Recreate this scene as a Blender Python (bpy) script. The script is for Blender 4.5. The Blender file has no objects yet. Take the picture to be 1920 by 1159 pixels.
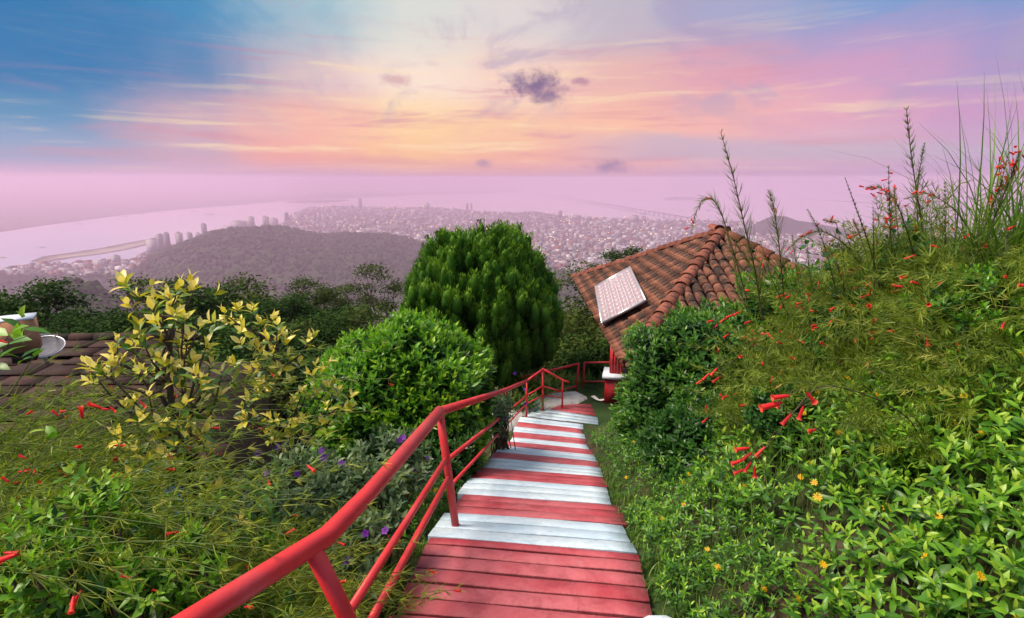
import bpy, math, random
import numpy as np
from mathutils import Vector, Matrix

R = math.radians
rng = np.random.default_rng(7)
random.seed(7)
SC = bpy.context.scene
COL = SC.collection

# ------------------------------------------------------------------ camera
CAM = Vector((0.0, 0.0, 0.0))
FPX, HORIZON = 1000.0, 335.0
PITCH = math.atan((579.5 - HORIZON) / FPX)
CP, SP = math.cos(PITCH), math.sin(PITCH)
cam_data = bpy.data.cameras.new('camera')
cam_data.sensor_width = 36.0
cam_data.lens = 36.0 * FPX / 1920.0
cam_data.clip_start = 0.05
cam_data.clip_end = 120000.0
cam = bpy.data.objects.new('camera', cam_data)
COL.objects.link(cam)
cam.location = CAM
cam.rotation_euler = (R(90) - PITCH, 0, 0)
SC.camera = cam

def ray(px, py):
    x = (px - 960.0) / FPX
    u = -(py - 579.5) / FPX
    return Vector((x, CP + u * SP, -SP + u * CP))
def at(px, py, Y):
    d = ray(px, py)
    return CAM + d * (Y / d.y)
def onz(px, py, z):
    d = ray(px, py)
    return CAM + d * ((z - CAM.z) / d.z)

# ------------------------------------------------------------------ sky and sun
SUN_EL, SUN_AZ = R(54.0), R(-98.0)          # azimuth from +Y towards +X
world = bpy.data.worlds.new('World')
SC.world = world
world.use_nodes = True
WT = world.node_tree
WT.nodes.clear()
def lin(c):
    out = []
    for v in c:
        v = v / 255.0
        out.append(v / 12.92 if v <= 0.04045 else ((v + 0.055) / 1.055) ** 2.4)
    return tuple(out) + (1.0,)

class NT:
    """small helper for node trees"""
    def __init__(s, tree): s.t = tree
    def n(s, typ, **kw):
        nd = s.t.nodes.new(typ)
        for k, v in kw.items(): setattr(nd, k, v)
        return nd
    def put(s, sock, v):
        if isinstance(v, bpy.types.NodeSocket): s.t.links.new(v, sock)
        elif v is not None: sock.default_value = v
    def m(s, op, a, b=None, c=None, clamp=False):
        nd = s.n('ShaderNodeMath', operation=op, use_clamp=clamp)
        s.put(nd.inputs[0], a)
        if b is not None: s.put(nd.inputs[1], b)
        if c is not None: s.put(nd.inputs[2], c)
        return nd.outputs[0]
    def mr(s, v, a, b, c=0.0, d=1.0, kind='SMOOTHSTEP'):
        nd = s.n('ShaderNodeMapRange', interpolation_type=kind)
        s.put(nd.inputs[0], v)
        for i, q in enumerate((a, b, c, d)): nd.inputs[i + 1].default_value = q
        return nd.outputs[0]
    def ramp(s, fac, stops, interp='LINEAR'):
        nd = s.n('ShaderNodeValToRGB')
        cr = nd.color_ramp
        cr.interpolation = interp
        while len(cr.elements) < len(stops): cr.elements.new(0.5)
        for e, (p, c) in zip(cr.elements, stops):
            e.position = p
            e.color = c if len(c) == 4 else tuple(c) + (1.0,)
        s.put(nd.inputs[0], fac)
        return nd.outputs[0]
    def mix(s, f, a, b, mode='MIX'):
        nd = s.n('ShaderNodeMix', data_type='RGBA', blend_type=mode)
        s.put(nd.inputs[0], f); s.put(nd.inputs[6], a); s.put(nd.inputs[7], b)
        return nd.outputs[2]
    def noise(s, vec, scale, detail=3.0, rough=0.5, dist=0.0):
        nd = s.n('ShaderNodeTexNoise')
        if vec is not None: s.put(nd.inputs['Vector'], vec)
        nd.inputs['Scale'].default_value = scale
        nd.inputs['Detail'].default_value = detail
        nd.inputs['Roughness'].default_value = rough
        nd.inputs['Distortion'].default_value = dist
        return nd.outputs[0]
    def comb(s, x, y, z):
        nd = s.n('ShaderNodeCombineXYZ')
        for i, v in enumerate((x, y, z)): s.put(nd.inputs[i], v)
        return nd.outputs[0]

W = NT(WT)
tc = W.n('ShaderNodeTexCoord')
sep = W.n('ShaderNodeSeparateXYZ')
WT.links.new(tc.outputs['Generated'], sep.inputs[0])
DX, DY, DZ = sep.outputs
AZ = W.m('MULTIPLY', W.m('ARCTAN2', DX, DY), 180 / math.pi)
EL = W.m('MULTIPLY', W.m('ARCSINE', DZ), 180 / math.pi)
# turbulence: clouds drawn out along the horizon, in direction space
streak_v = W.comb(W.m('MULTIPLY', AZ, 0.045), W.m('MULTIPLY', EL, 0.22), 0.0)
n_big = W.noise(streak_v, 1.0, 4.0, 0.55)
n_fine = W.noise(W.comb(W.m('MULTIPLY', AZ, 0.06), W.m('MULTIPLY', EL, 0.75), 3.7), 1.0, 5.0, 0.6, 0.4)
n_wisp = W.noise(W.comb(W.m('MULTIPLY', AZ, 0.11), W.m('MULTIPLY', EL, 0.17), 9.1), 1.0, 5.0, 0.6, 1.2)
AZw = W.m('ADD', AZ, W.m('MULTIPLY', W.m('SUBTRACT', n_wisp, 0.5), 11.0))
ELw = W.m('ADD', EL, W.m('MULTIPLY', W.m('SUBTRACT', n_big, 0.5), W.mr(EL, 0.3, 6.0, 0.4, 4.5)))
FA = W.mr(AZw, -60, 60, 0, 1, 'LINEAR')
def row(cols):
    azs = [-58, -40, -30, -20, -10, 0, 10, 20, 30, 40, 58]
    return W.ramp(FA, [((a + 60) / 120.0, lin(c)) for a, c in zip(azs, cols)], 'EASE')
rows = [
    (0.15, [(200, 170, 205), (206, 172, 206), (212, 172, 204), (216, 168, 196), (230, 168, 176), (232, 170, 176), (224, 170, 188), (212, 168, 200), (206, 168, 204), (200, 166, 205), (190, 165, 205)]),
    (2.2, [(120, 155, 195), (142, 165, 200), (198, 168, 190), (242, 168, 160), (253, 196, 150), (247, 180, 160), (243, 180, 172), (225, 180, 192), (214, 178, 200), (196, 168, 205), (150, 160, 205)]),
    (5.2, [(60, 135, 185), (85, 148, 190), (212, 172, 186), (250, 186, 168), (255, 212, 162), (251, 200, 164), (251, 190, 165), (244, 180, 174), (228, 168, 188), (202, 152, 196), (140, 150, 200)]),
    (9.2, [(20, 115, 175), (15, 118, 180), (125, 148, 186), (228, 194, 196), (250, 226, 208), (246, 206, 192), (234, 180, 174), (224, 162, 178), (206, 156, 194), (168, 150, 198), (110, 150, 200)]),
    (14.5, [(20, 110, 170), (0, 105, 165), (70, 150, 195), (165, 196, 206), (217, 218, 212), (222, 212, 210), (192, 182, 196), (165, 165, 200), (125, 155, 205), (100, 150, 205), (95, 150, 205)]),
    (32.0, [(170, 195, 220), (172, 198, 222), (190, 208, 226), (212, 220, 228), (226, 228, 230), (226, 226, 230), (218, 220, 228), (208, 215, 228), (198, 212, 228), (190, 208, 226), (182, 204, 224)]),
]
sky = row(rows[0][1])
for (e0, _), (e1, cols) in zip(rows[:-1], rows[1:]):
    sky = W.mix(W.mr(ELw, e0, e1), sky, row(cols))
sky = W.mix(W.mr(EL, 30, 70), sky, lin((226, 230, 236)))  # upper sky, mostly out of view, brightened to add light on the garden
# bright and dark streaks in the cloud layer, strongest towards the sunrise
low = W.m('MULTIPLY', W.mr(EL, 0.2, 2.0), W.mr(EL, 8.5, 16.0, 1, 0))
front = W.mr(W.m('ABSOLUTE', W.m('ADD', AZ, 2)), 22, 48, 1, 0.25)
st = W.m('MULTIPLY', low, front)
sky = W.mix(W.m('MULTIPLY', W.mr(n_fine, 0.50, 0.68), W.m('MULTIPLY', st, 0.65)), sky, lin((216, 146, 164)))
sky = W.mix(W.m('MULTIPLY', W.mr(n_fine, 0.47, 0.30), W.m('MULTIPLY', st, 0.65)), sky, lin((255, 226, 180)))
# grey-violet veils higher up
veil = W.m('MULTIPLY', W.mr(n_wisp, 0.50, 0.72), W.m('MULTIPLY', W.mr(EL, 3.0, 8.0), W.mr(AZ, -34, -18)))
sky = W.mix(W.m('MULTIPLY', veil, 0.55), sky, lin((172, 158, 188)))
# a long lilac-grey bank low on the right with a pale upper edge
bank = W.m('MULTIPLY', W.m('MULTIPLY', W.mr(W.m('ADD', EL, W.m('MULTIPLY', W.m('SUBTRACT', n_big, .5), 2.5)), 1.2, 2.2), W.mr(W.m('ADD', W.m('ADD', EL, W.m('MULTIPLY', AZ, .06)), W.m('MULTIPLY', W.m('SUBTRACT', n_wisp, .5), 2.0)), 5.6, 4.4)), W.mr(AZ, 2, 16))
sky = W.mix(W.m('MULTIPLY', bank, .75), sky, lin((196, 176, 198)))
# dim blue bank in the upper left, pale wisp under it
dimb = W.m('MULTIPLY', W.mr(AZw, -12, -42), W.mr(ELw, 2.5, 10.0))
sky = W.mix(W.m('MULTIPLY', dimb, .85), sky, lin((0, 112, 170)))
# three small separate clouds
def puff(az0, el0, ra, re, col, seed, amt=0.9):
    global sky
    a = W.m('DIVIDE', W.m('SUBTRACT', AZ, az0), ra)
    e = W.m('DIVIDE', W.m('SUBTRACT', EL, el0), re)
    d = W.m('SQRT', W.m('ADD', W.m('MULTIPLY', a, a), W.m('MULTIPLY', e, e)))
    nz = W.noise(W.comb(W.m('MULTIPLY', AZ, 0.9), W.m('MULTIPLY', EL, 1.1), seed), 1.0, 6.0, 0.62, 0.3)
    d = W.m('ADD', d, W.m('MULTIPLY', W.m('SUBTRACT', nz, 0.5), 2.4))
    m = W.mr(d, 1.35, 0.05)
    sky = W.mix(W.m('MULTIPLY', m, amt), sky, lin(col))
def azel(px, py):
    d = ray(px, py).normalized()
    return math.degrees(math.atan2(d.x, d.y)), math.degrees(math.asin(d.z))
for (px, py, ra, re, col, sd, am) in [(1003, 160, 2.9, 1.35, (122, 96, 138), 1.0, 0.95), (1030, 178, 1.7, 0.9, (130, 100, 140), 4.0, 0.7), (1142, 312, 2.3, 0.72, (150, 122, 166), 7.0, 0.85),
                                      (905, 307, 0.9, 0.5, (176, 138, 170), 2.0, 0.8), (745, 150, 1.6, 0.6, (196, 142, 158), 5.0, 0.6), (1092, 152, 1.0, 0.4, (170, 120, 150), 8.0, 0.7)]:
    a0, e0 = azel(px, py)
    puff(a0, e0, ra, re, col, sd, am)
nish = W.n('ShaderNodeTexSky', sky_type='NISHITA')
nish.sun_disc = False
nish.sun_elevation = SUN_EL
nish.sun_rotation = SUN_AZ
nish.altitude = 700.0
nish.air_density = 1.6
nish.dust_density = 3.0
bg_clear = W.n('ShaderNodeBackground')
bg_clear.inputs[1].default_value = 0.06
WT.links.new(nish.outputs[0], bg_clear.inputs[0])
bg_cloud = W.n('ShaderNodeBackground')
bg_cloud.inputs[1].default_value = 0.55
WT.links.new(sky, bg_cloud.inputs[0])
mixs = W.n('ShaderNodeMixShader')
mixs.inputs[0].default_value = 0.94
WT.links.new(bg_clear.outputs[0], mixs.inputs[1])
WT.links.new(bg_cloud.outputs[0], mixs.inputs[2])
wo = W.n('ShaderNodeOutputWorld')
WT.links.new(mixs.outputs[0], wo.inputs[0])
world.cycles.sampling_method = 'MANUAL'
world.cycles.sample_map_resolution = 512

sun_data = bpy.data.lights.new('sun', 'SUN')
sun_data.energy = 3.2
sun_data.angle = R(24.0)
sun_data.color = (1.0, 0.84, 0.68)
sun = bpy.data.objects.new('sun', sun_data)
COL.objects.link(sun)
sd = Vector((math.sin(SUN_AZ) * math.cos(SUN_EL), math.cos(SUN_AZ) * math.cos(SUN_EL), math.sin(SUN_EL)))
sun.rotation_euler = sd.to_track_quat('Z', 'Y').to_euler()

SC.view_settings.view_transform = 'Standard'
SC.view_settings.look = 'None'
SC.view_settings.exposure = 0.95
SC.view_settings.gamma = 1.0
SC.view_settings.use_curve_mapping = False
SC.render.engine = 'CYCLES'
CY = SC.cycles
CY.use_adaptive_sampling = True
CY.adaptive_threshold = 0.015
CY.use_denoising = True
CY.max_bounces = 6
CY.diffuse_bounces = 3
CY.glossy_bounces = 2
CY.transmission_bounces = 3
CY.volume_bounces = 1
CY.transparent_max_bounces = 4
CY.caustics_reflective = False
CY.caustics_refractive = False

# ------------------------------------------------------------------ object helpers
def tag(o, label=None, cat=None, group=None, kind=None):
    if label: o['label'] = label
    if cat: o['category'] = cat
    if group: o['group'] = group
    if kind: o['kind'] = kind
    return o
def thing(name, loc, label, cat, group=None):
    o = bpy.data.objects.new(name, None)
    o.empty_display_size = 0.1
    COL.objects.link(o)
    o.location = loc
    return tag(o, label, cat, group)
def hang(o, parent):
    """parent o (built in world coordinates) to an Empty or mesh that is only translated"""
    if parent is not None:
        o.parent = parent
        off = parent.location if parent.parent is None else Vector((0, 0, 0))
        o.matrix_parent_inverse = Matrix.Translation(-off)
    return o
def copy_tree(o, parent=None):
    c = o.copy()
    COL.objects.link(c)
    if parent is not None:
        c.parent = parent
    for ch in list(o.children): copy_tree(ch, c)
    return c

def mesh_from(name, v, f, tint=None, smooth=False):
    v = np.ascontiguousarray(v, dtype=np.float32)
    f = np.ascontiguousarray(f, dtype=np.int32)
    me = bpy.data.meshes.new(name)
    me.vertices.add(len(v))
    me.vertices.foreach_set('co', v.ravel())
    me.loops.add(f.size)
    me.loops.foreach_set('vertex_index', f.ravel())
    me.polygons.add(len(f))
    me.polygons.foreach_set('loop_start', np.arange(len(f), dtype=np.int32) * 3)
    if smooth:
        me.polygons.foreach_set('use_smooth', np.ones(len(f), dtype=bool))
    if tint is not None:
        a = me.attributes.new('tint', 'FLOAT', 'POINT')
        a.data.foreach_set('value', np.ascontiguousarray(tint, dtype=np.float32))
    me.update(calc_edges=True)
    me.validate()
    return me

class MB:
    """collects triangles; build() links them as one mesh object"""
    def __init__(s): s.v, s.f, s.t, s.n = [], [], [], 0
    def add(s, v, f, t=0.5):
        v = np.asarray(v, dtype=float).reshape(-1, 3)
        f = np.asarray(f, dtype=int).reshape(-1, 3)
        s.v.append(v); s.f.append(f + s.n)
        s.t.append(np.full(len(v), t) if np.isscalar(t) else np.asarray(t, dtype=float))
        s.n += len(v)
        return s
    def quad(s, a, b, c, d, t=0.5): return s.add([a, b, c, d], [(0, 1, 2), (0, 2, 3)], t)
    def hexa(s, p, t=0.5):
        """8 corners: bottom ring 0-3, top ring 4-7"""
        q = [(0, 3, 2, 1), (4, 5, 6, 7), (0, 1, 5, 4), (1, 2, 6, 5), (2, 3, 7, 6), (3, 0, 4, 7)]
        f = []
        for a, b, c, d in q: f += [(a, b, c), (a, c, d)]
        return s.add(p, f, t)
    def box(s, c, half, ax=None, t=0.5):
        c = np.asarray(c, float)
        X, Y, Z = (np.eye(3) if ax is None else np.asarray(ax, float)) * np.asarray(half, float)[:, None]
        p = [c + a * X + b * Y + k * Z for k in (-1, 1) for a, b in ((-1, -1), (1, -1), (1, 1), (-1, 1))]
        return s.hexa(p, t)
    def tube(s, pts, rad, sides=6, t=0.5, cap=True):
        pts = np.asarray(pts, float)
        n = len(pts)
        rad = np.full(n, rad) if np.isscalar(rad) else np.asarray(rad, float)
        tan = np.gradient(pts, axis=0)
        tan /= np.linalg.norm(tan, axis=1)[:, None] + 1e-12
        ref = np.array([0.0, 0, 1.0]) if abs(tan[0][2]) < 0.9 else np.array([1.0, 0, 0])
        a = np.cross(tan, ref); a /= np.linalg.norm(a, axis=1)[:, None] + 1e-9
        b = np.cross(tan, a)
        th = np.arange(sides) * 2 * math.pi / sides
        ring = pts[:, None, :] + rad[:, None, None] * (np.cos(th)[None, :, None] * a[:, None, :] + np.sin(th)[None, :, None] * b[:, None, :])
        v = ring.reshape(-1, 3)
        f = []
        for i in range(n - 1):
            for k in range(sides):
                k2 = (k + 1) % sides
                p, q, r, u = i * sides + k, i * sides + k2, (i + 1) * sides + k2, (i + 1) * sides + k
                f += [(p, q, r), (p, r, u)]
        if cap:
            for base, flip in ((0, True), ((n - 1) * sides, False)):
                for k in range(1, sides - 1):
                    f.append((base, base + k + 1, base + k) if flip else (base, base + k, base + k + 1))
        return s.add(v, f, t)
    def build(s, name, mat, parent=None, smooth=False, kind=None):
        me = mesh_from(name, np.concatenate(s.v), np.concatenate(s.f), np.concatenate(s.t), smooth)
        return link(name, me, mat, parent, kind)
def link(name, me, mat, parent=None, kind=None):
    if mat is not None and len(me.materials) == 0: me.materials.append(mat)
    o = bpy.data.objects.new(name, me)
    COL.objects.link(o)
    hang(o, parent)
    if kind: o['kind'] = kind
    return o
def nrm(a): return a / (np.linalg.norm(a, axis=-1, keepdims=True) + 1e-9)

# leaf templates: length along +y, width along x, face up +z
LEAF4 = (np.array([(0, 0, 0), (-.5, .42, .07), (0, .45, 0), (.5, .42, .07), (0, 1, -.06)]), np.array([(0, 2, 1), (0, 3, 2), (1, 2, 4), (2, 3, 4)]))
LEAF8 = (np.array([(0, 0, 0), (-.42, .3, .07), (0, .32, .02), (.42, .3, .07), (-.40, .64, .05), (0, .66, 0), (.40, .64, .05), (0, 1, -.12)]),
         np.array([(0, 2, 1), (0, 3, 2), (1, 2, 5), (1, 5, 4), (2, 3, 6), (2, 6, 5), (4, 5, 7), (5, 6, 7)]))
LEAF2 = (np.array([(0, 0, 0), (-.5, .5, .08), (.5, .5, .08), (0, 1, 0)]), np.array([(0, 2, 1), (1, 2, 3)]))
NEEDLE = (np.array([(-.5, 0, 0), (.5, 0, 0), (-.42, .55, .04), (.42, .55, .04), (0, 1, -.06)]), np.array([(0, 1, 3), (0, 3, 2), (2, 3, 4)]))
BLADE = (np.array([(-.5, 0, 0), (.5, 0, 0), (-.46, .35, .05), (.46, .35, .05), (-.34, .7, 0), (.34, .7, 0), (0, 1, -.12)]),
         np.array([(0, 1, 3), (0, 3, 2), (2, 3, 5), (2, 5, 4), (4, 5, 6)]))

def inst(tpl, O, D, U, w, l, tint):
    """instances of a template: origins O, length directions D, up hints U, widths w, lengths l"""
    V, Fc = tpl
    N = len(O)
    y = nrm(D)
    x = np.cross(y, U); bad = np.linalg.norm(x, axis=1) < 1e-4
    x[bad] = np.cross(y[bad], np.array([1.0, .3, .2])); x = nrm(x)
    z = np.cross(x, y)
    w = np.broadcast_to(w, N)[:, None, None]; l = np.broadcast_to(l, N)[:, None, None]
    P = O[:, None, :] + V[None, :, 0:1] * w * x[:, None, :] + V[None, :, 1:2] * l * y[:, None, :] + V[None, :, 2:3] * l * z[:, None, :]
    F2 = (Fc[None, :, :] + (np.arange(N) * len(V))[:, None, None]).reshape(-1, 3)
    return P.reshape(-1, 3), F2, np.repeat(np.broadcast_to(tint, N), len(V))

_tpl_cache = {}
def single_leaf_mesh(key, tpl, mat, lev, asp):
    k = (key, mat.name, lev, asp)
    if k not in _tpl_cache:
        V = tpl[0] * np.array([asp, 1, 1])
        me = mesh_from('leaf', V, tpl[1], np.full(len(V), lev / 7.0))
        me.materials.append(mat)
        _tpl_cache[k] = me
    return _tpl_cache[k]
def foliage(parent, mat, tpl, key, O, D, U, w, l, tint, singles=0, name='foliage', single_name='leaf', score=None):
    """the leaves that show largest as objects of their own, the rest joined into one part"""
    N = len(O)
    w = np.broadcast_to(w, N).astype(float); l = np.broadcast_to(l, N).astype(float); tint = np.broadcast_to(tint, N).astype(float)
    sel = np.zeros(N, bool)
    if singles:
        d = np.linalg.norm(O - np.array(CAM), axis=1)
        sc = (l / d) if score is None else score
        sel[np.argsort(-sc)[:singles]] = True
        y = nrm(D); x = nrm(np.cross(y, U) + 1e-6); z = np.cross(x, y)
        for i in np.nonzero(sel)[0]:
            me = single_leaf_mesh(key, tpl, mat, int(round(np.clip(tint[i], 0, 1) * 7)), round(float(w[i] / l[i]) * 8) / 8 or 0.125)
            o = bpy.data.objects.new(single_name, me)
            COL.objects.link(o)
            m = Matrix(((x[i][0], y[i][0], z[i][0], 0), (x[i][1], y[i][1], z[i][1], 0), (x[i][2], y[i][2], z[i][2], 0), (0, 0, 0, 1)))
            o.matrix_basis = Matrix.Translation(Vector(O[i])) @ m @ Matrix.Scale(l[i], 4)
            hang(o, parent)
    r = ~sel
    if r.any():
        v, f, t = inst(tpl, O[r], D[r], U[r], w[r], l[r], tint[r])
        link(name, mesh_from(name, v, f, t), mat, parent, 'stuff' if singles else None)

# ------------------------------------------------------------------ materials
def newmat(name):
    m = bpy.data.materials.new(name)
    m.use_nodes = True
    m.node_tree.nodes.clear()
    n = NT(m.node_tree)
    out = n.n('ShaderNodeOutputMaterial')
    return m, n, out
def principled(n, col, rough, spec=0.4, metal=0.0, bump=None, bump_s=0.3, bump_d=0.01):
    b = n.n('ShaderNodeBsdfPrincipled')
    n.put(b.inputs['Base Color'], col)
    n.put(b.inputs['Roughness'], rough)
    n.put(b.inputs['Specular IOR Level'], spec)
    n.put(b.inputs['Metallic'], metal)
    if bump is not None:
        bp = n.n('ShaderNodeBump')
        bp.inputs['Strength'].default_value = bump_s
        bp.inputs['Distance'].default_value = bump_d
        n.put(bp.inputs['Height'], bump)
        n.t.links.new(bp.outputs[0], b.inputs['Normal'])
    return b
def leafmat(name, stops, rough=0.42, trans=0.35, spec=0.45, tcol=(1.25, 1.3, 0.55)):
    m, n, out = newmat(name)
    at_ = n.n('ShaderNodeAttribute'); at_.attribute_name = 'tint'
    ob = n.n('ShaderNodeObjectInfo')
    geo = n.n('ShaderNodeNewGeometry')
    nz = n.noise(geo.outputs['Position'], 9.0, 2.0)
    f = n.m('ADD', at_.outputs['Fac'], n.m('MULTIPLY', n.m('SUBTRACT', ob.outputs['Random'], 0.5), 0.12))
    f = n.m('ADD', f, n.m('MULTIPLY', n.m('SUBTRACT', nz, 0.5), 0.22), clamp=True)
    col = n.ramp(f, stops)
    b = principled(n, col, rough, spec)
    tr = n.n('ShaderNodeBsdfTranslucent')
    n.put(tr.inputs[0], n.mix(1.0, col, tcol + (1.0,), 'MULTIPLY'))
    mx = n.n('ShaderNodeMixShader'); mx.inputs[0].default_value = trans
    n.t.links.new(b.outputs[0], mx.inputs[1]); n.t.links.new(tr.outputs[0], mx.inputs[2])
    n.t.links.new(mx.outputs[0], out.inputs[0])
    return m
def plain(name, col, rough=0.6, spec=0.4, var=0.25, scale=6.0, bump=0.2, metal=0.0, dark=None, per_object=0.0, bump_d=0.01):
    """noise-mottled surface; dark: (colour, noise scale, threshold) stains"""
    m, n, out = newmat(name)
    tcn = n.n('ShaderNodeTexCoord')
    vec = tcn.outputs['Object']
    nz = n.noise(vec, scale, 6.0, 0.6)
    c0 = tuple(v * (1 - var) for v in col) + (1.0,)
    c1 = tuple(min(1, v * (1 + var)) for v in col) + (1.0,)
    c = n.ramp(nz, [(0.3, c0), (0.7, c1)])
    if dark:
        d = n.noise(vec, dark[1], 7.0, 0.65, 0.4)
        c = n.mix(n.mr(d, dark[2], dark[2] + 0.13), c, tuple(dark[0]) + (1.0,))
    if per_object:
        ob = n.n('ShaderNodeObjectInfo')
        hs = n.n('ShaderNodeHueSaturation')
        hs.inputs['Hue'].default_value = 0.5
        n.put(hs.inputs['Value'], n.m('ADD', 1.0 - per_object, n.m('MULTIPLY', ob.outputs['Random'], 2 * per_object)))
        n.put(hs.inputs['Color'], c)
        c = hs.outputs[0]
    b = principled(n, c, n.m('ADD', rough - 0.08, n.m('MULTIPLY', nz, 0.16)), spec, metal, n.noise(vec, scale * 6, 5.0, 0.65), bump, bump_d)
    n.t.links.new(b.outputs[0], out.inputs[0])
    return m

M = {}
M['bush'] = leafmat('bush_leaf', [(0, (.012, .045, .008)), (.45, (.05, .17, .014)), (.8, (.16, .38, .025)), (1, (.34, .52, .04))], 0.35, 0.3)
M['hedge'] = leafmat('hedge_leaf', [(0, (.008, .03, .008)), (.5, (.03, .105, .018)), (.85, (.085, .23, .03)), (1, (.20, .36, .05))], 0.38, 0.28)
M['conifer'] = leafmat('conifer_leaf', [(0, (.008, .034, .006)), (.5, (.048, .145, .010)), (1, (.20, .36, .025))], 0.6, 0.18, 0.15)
M['variegated'] = leafmat('variegated_leaf', [(0, (.035, .11, .018)), (.35, (.10, .22, .03)), (.5, (.38, .44, .03)), (.75, (.76, .64, .05)), (1, (.90, .80, .26))], 0.38, 0.3, 0.45, (1.1, 1.05, .7))
M['tibouchina'] = leafmat('grey_green_leaf', [(0, (.025, .065, .022)), (.5, (.085, .155, .060)), (1, (.22, .29, .14))], 0.5, 0.22, 0.35, (1.0, 1.2, .6))
M['daisy_leaf'] = leafmat('daisy_leaf', [(0, (.015, .06, .008)), (.5, (.075, .22, .015)), (.85, (.20, .42, .025)), (1, (.34, .50, .05))], 0.4, 0.3)
M['needle'] = leafmat('firecracker_green', [(0, (.05, .075, .012)), (.4, (.13, .20, .018)), (.75, (.24, .32, .03)), (1, (.38, .36, .07))], 0.5, 0.3, 0.3)
M['grass'] = leafmat('grass_green', [(0, (.03, .075, .012)), (.5, (.09, .20, .025)), (.9, (.20, .33, .05)), (1, (.36, .34, .14))], 0.45, 0.35, 0.35)
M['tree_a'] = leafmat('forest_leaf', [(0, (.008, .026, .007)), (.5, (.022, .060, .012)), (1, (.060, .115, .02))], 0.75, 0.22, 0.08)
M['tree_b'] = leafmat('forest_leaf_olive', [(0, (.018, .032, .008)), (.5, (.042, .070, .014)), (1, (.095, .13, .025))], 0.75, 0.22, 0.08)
M['core'] = plain('shaded_twig', (.012, .022, .008), 0.9, 0.1, 0.4, 8.0, 0.0)
M['bark'] = plain('bark', (.085, .062, .048), 0.85, 0.2, 0.45, 14.0, 0.5)
M['stem_green'] = plain('green_stem', (.10, .15, .03), 0.6, 0.3, 0.35, 20.0, 0.0)
M['stem_brown'] = plain('brown_stem', (.085, .06, .035), 0.7, 0.2, 0.4, 20.0, 0.0)
M['red_flower'] = leafmat('red_petal', [(0, (.55, .012, .012)), (.6, (.78, .03, .03)), (1, (.85, .12, .06))], 0.45, 0.25, 0.3, (1.2, .5, .5))
M['yellow_flower'] = leafmat('yellow_petal', [(0, (.80, .36, .01)), (1, (.95, .58, .02))], 0.5, 0.25, 0.3, (1, .9, .4))
M['purple_flower'] = leafmat('purple_petal', [(0, (.10, .01, .22)), (1, (.24, .035, .45))], 0.5, 0.2, 0.3, (1, .6, 1.2))
M['seed'] = leafmat('seed_head', [(0, (.30, .18, .08)), (1, (.52, .38, .22))], 0.8, 0.3, 0.1, (1, .9, .7))

def paint_red(name, base, dirt):
    m, n, out = newmat(name)
    tcn = n.n('ShaderNodeTexCoord'); vec = tcn.outputs['Object']
    nz = n.noise(vec, 5.0, 6.0, 0.6)
    col = n.ramp(nz, [(.3, tuple(v * .82 for v in base)), (.7, tuple(min(1, v * 1.15) for v in base))])
    worn = n.noise(vec, 38.0, 6.0, 0.7)
    col = n.mix(n.m('MULTIPLY', n.mr(worn, .60, .74), 0.55), col, dirt + (1.0,))
    rust = n.mr(n.noise(vec, 17.0, 9.0, .75, .6), .665, .685)
    col = n.mix(n.m('MULTIPLY', rust, .8), col, (.10, .035, .02, 1))
    faded = n.m('MULTIPLY', n.mr(n.noise(vec, 2.2, 4.0, .6), .45, .7), .35)
    col = n.mix(faded, col, (base[0] * 1.0, base[1] * 4 + .03, base[2] * 4 + .03, 1))
    b = principled(n, col, n.m('ADD', .34, n.m('MULTIPLY', nz, .25)), 0.45, 0, n.m('ADD', n.noise(vec, 60.0, 4.0), n.m('MULTIPLY', rust, -.6)), 0.3, 0.004)
    n.t.links.new(b.outputs[0], out.inputs[0])
    return m
M['rail'] = paint_red('red_rail_paint', (.58, .022, .026), (.30, .012, .016))
def paint_slab(name, base, pale, dark):
    """painted concrete: trowelled, worn through in places, dirt along the edges of the strip"""
    m, n, out = newmat(name)
    tcn = n.n('ShaderNodeTexCoord'); vec = tcn.outputs['Object']
    a = n.n('ShaderNodeAttribute'); a.attribute_name = 'tint'
    ob = n.n('ShaderNodeObjectInfo')
    nz = n.noise(vec, 3.2, 6.0, 0.6, 0.3)
    col = n.ramp(n.m('ADD', nz, n.m('MULTIPLY', n.m('SUBTRACT', ob.outputs['Random'], .5), .18)), [(.32, base), (.66, pale)])
    sp = n.noise(vec, 55.0, 6.0, 0.7)
    col = n.mix(n.m('MULTIPLY', n.mr(sp, .60, .75), 0.5), col, dark + (1.0,))
    grime = n.m('MULTIPLY', n.mr(n.noise(vec, 7.0, 7.0, .72, .6), .46, .68), 0.50)
    col = n.mix(grime, col, tuple(d * 0.9 + b_ * .35 for d, b_ in zip(dark, base)) + (1.0,))
    chip = n.m('MULTIPLY', n.mr(n.noise(vec, 15.0, 9.0, .78, .9), .635, .665), .75)
    col = n.mix(chip, col, (.30, .26, .24, 1))
    edge = n.m('MULTIPLY', n.mr(n.m('ADD', a.outputs['Fac'], n.m('MULTIPLY', n.m('SUBTRACT', n.noise(vec, 26.0, 5.0, .7), .5), 1.0)), .55, .95), 0.75)
    col = n.mix(edge, col, dark + (1.0,))
    b = principled(n, col, n.m('ADD', .42, n.m('MULTIPLY', nz, .22)), 0.4, 0, n.m('ADD', n.noise(vec, 42.0, 7.0, .7), n.m('MULTIPLY', n.noise(vec, 7.0, 3.0), 1.2)), 0.45, 0.012)
    n.t.links.new(b.outputs[0], out.inputs[0])
    return m
M['slab_red'] = paint_slab('red_painted_concrete', (.40, .042, .060), (.52, .125, .145), (.09, .014, .018))
M['slab_white'] = paint_slab('white_painted_concrete', (.46, .60, .72), (.60, .70, .77), (.14, .23, .31))
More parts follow.
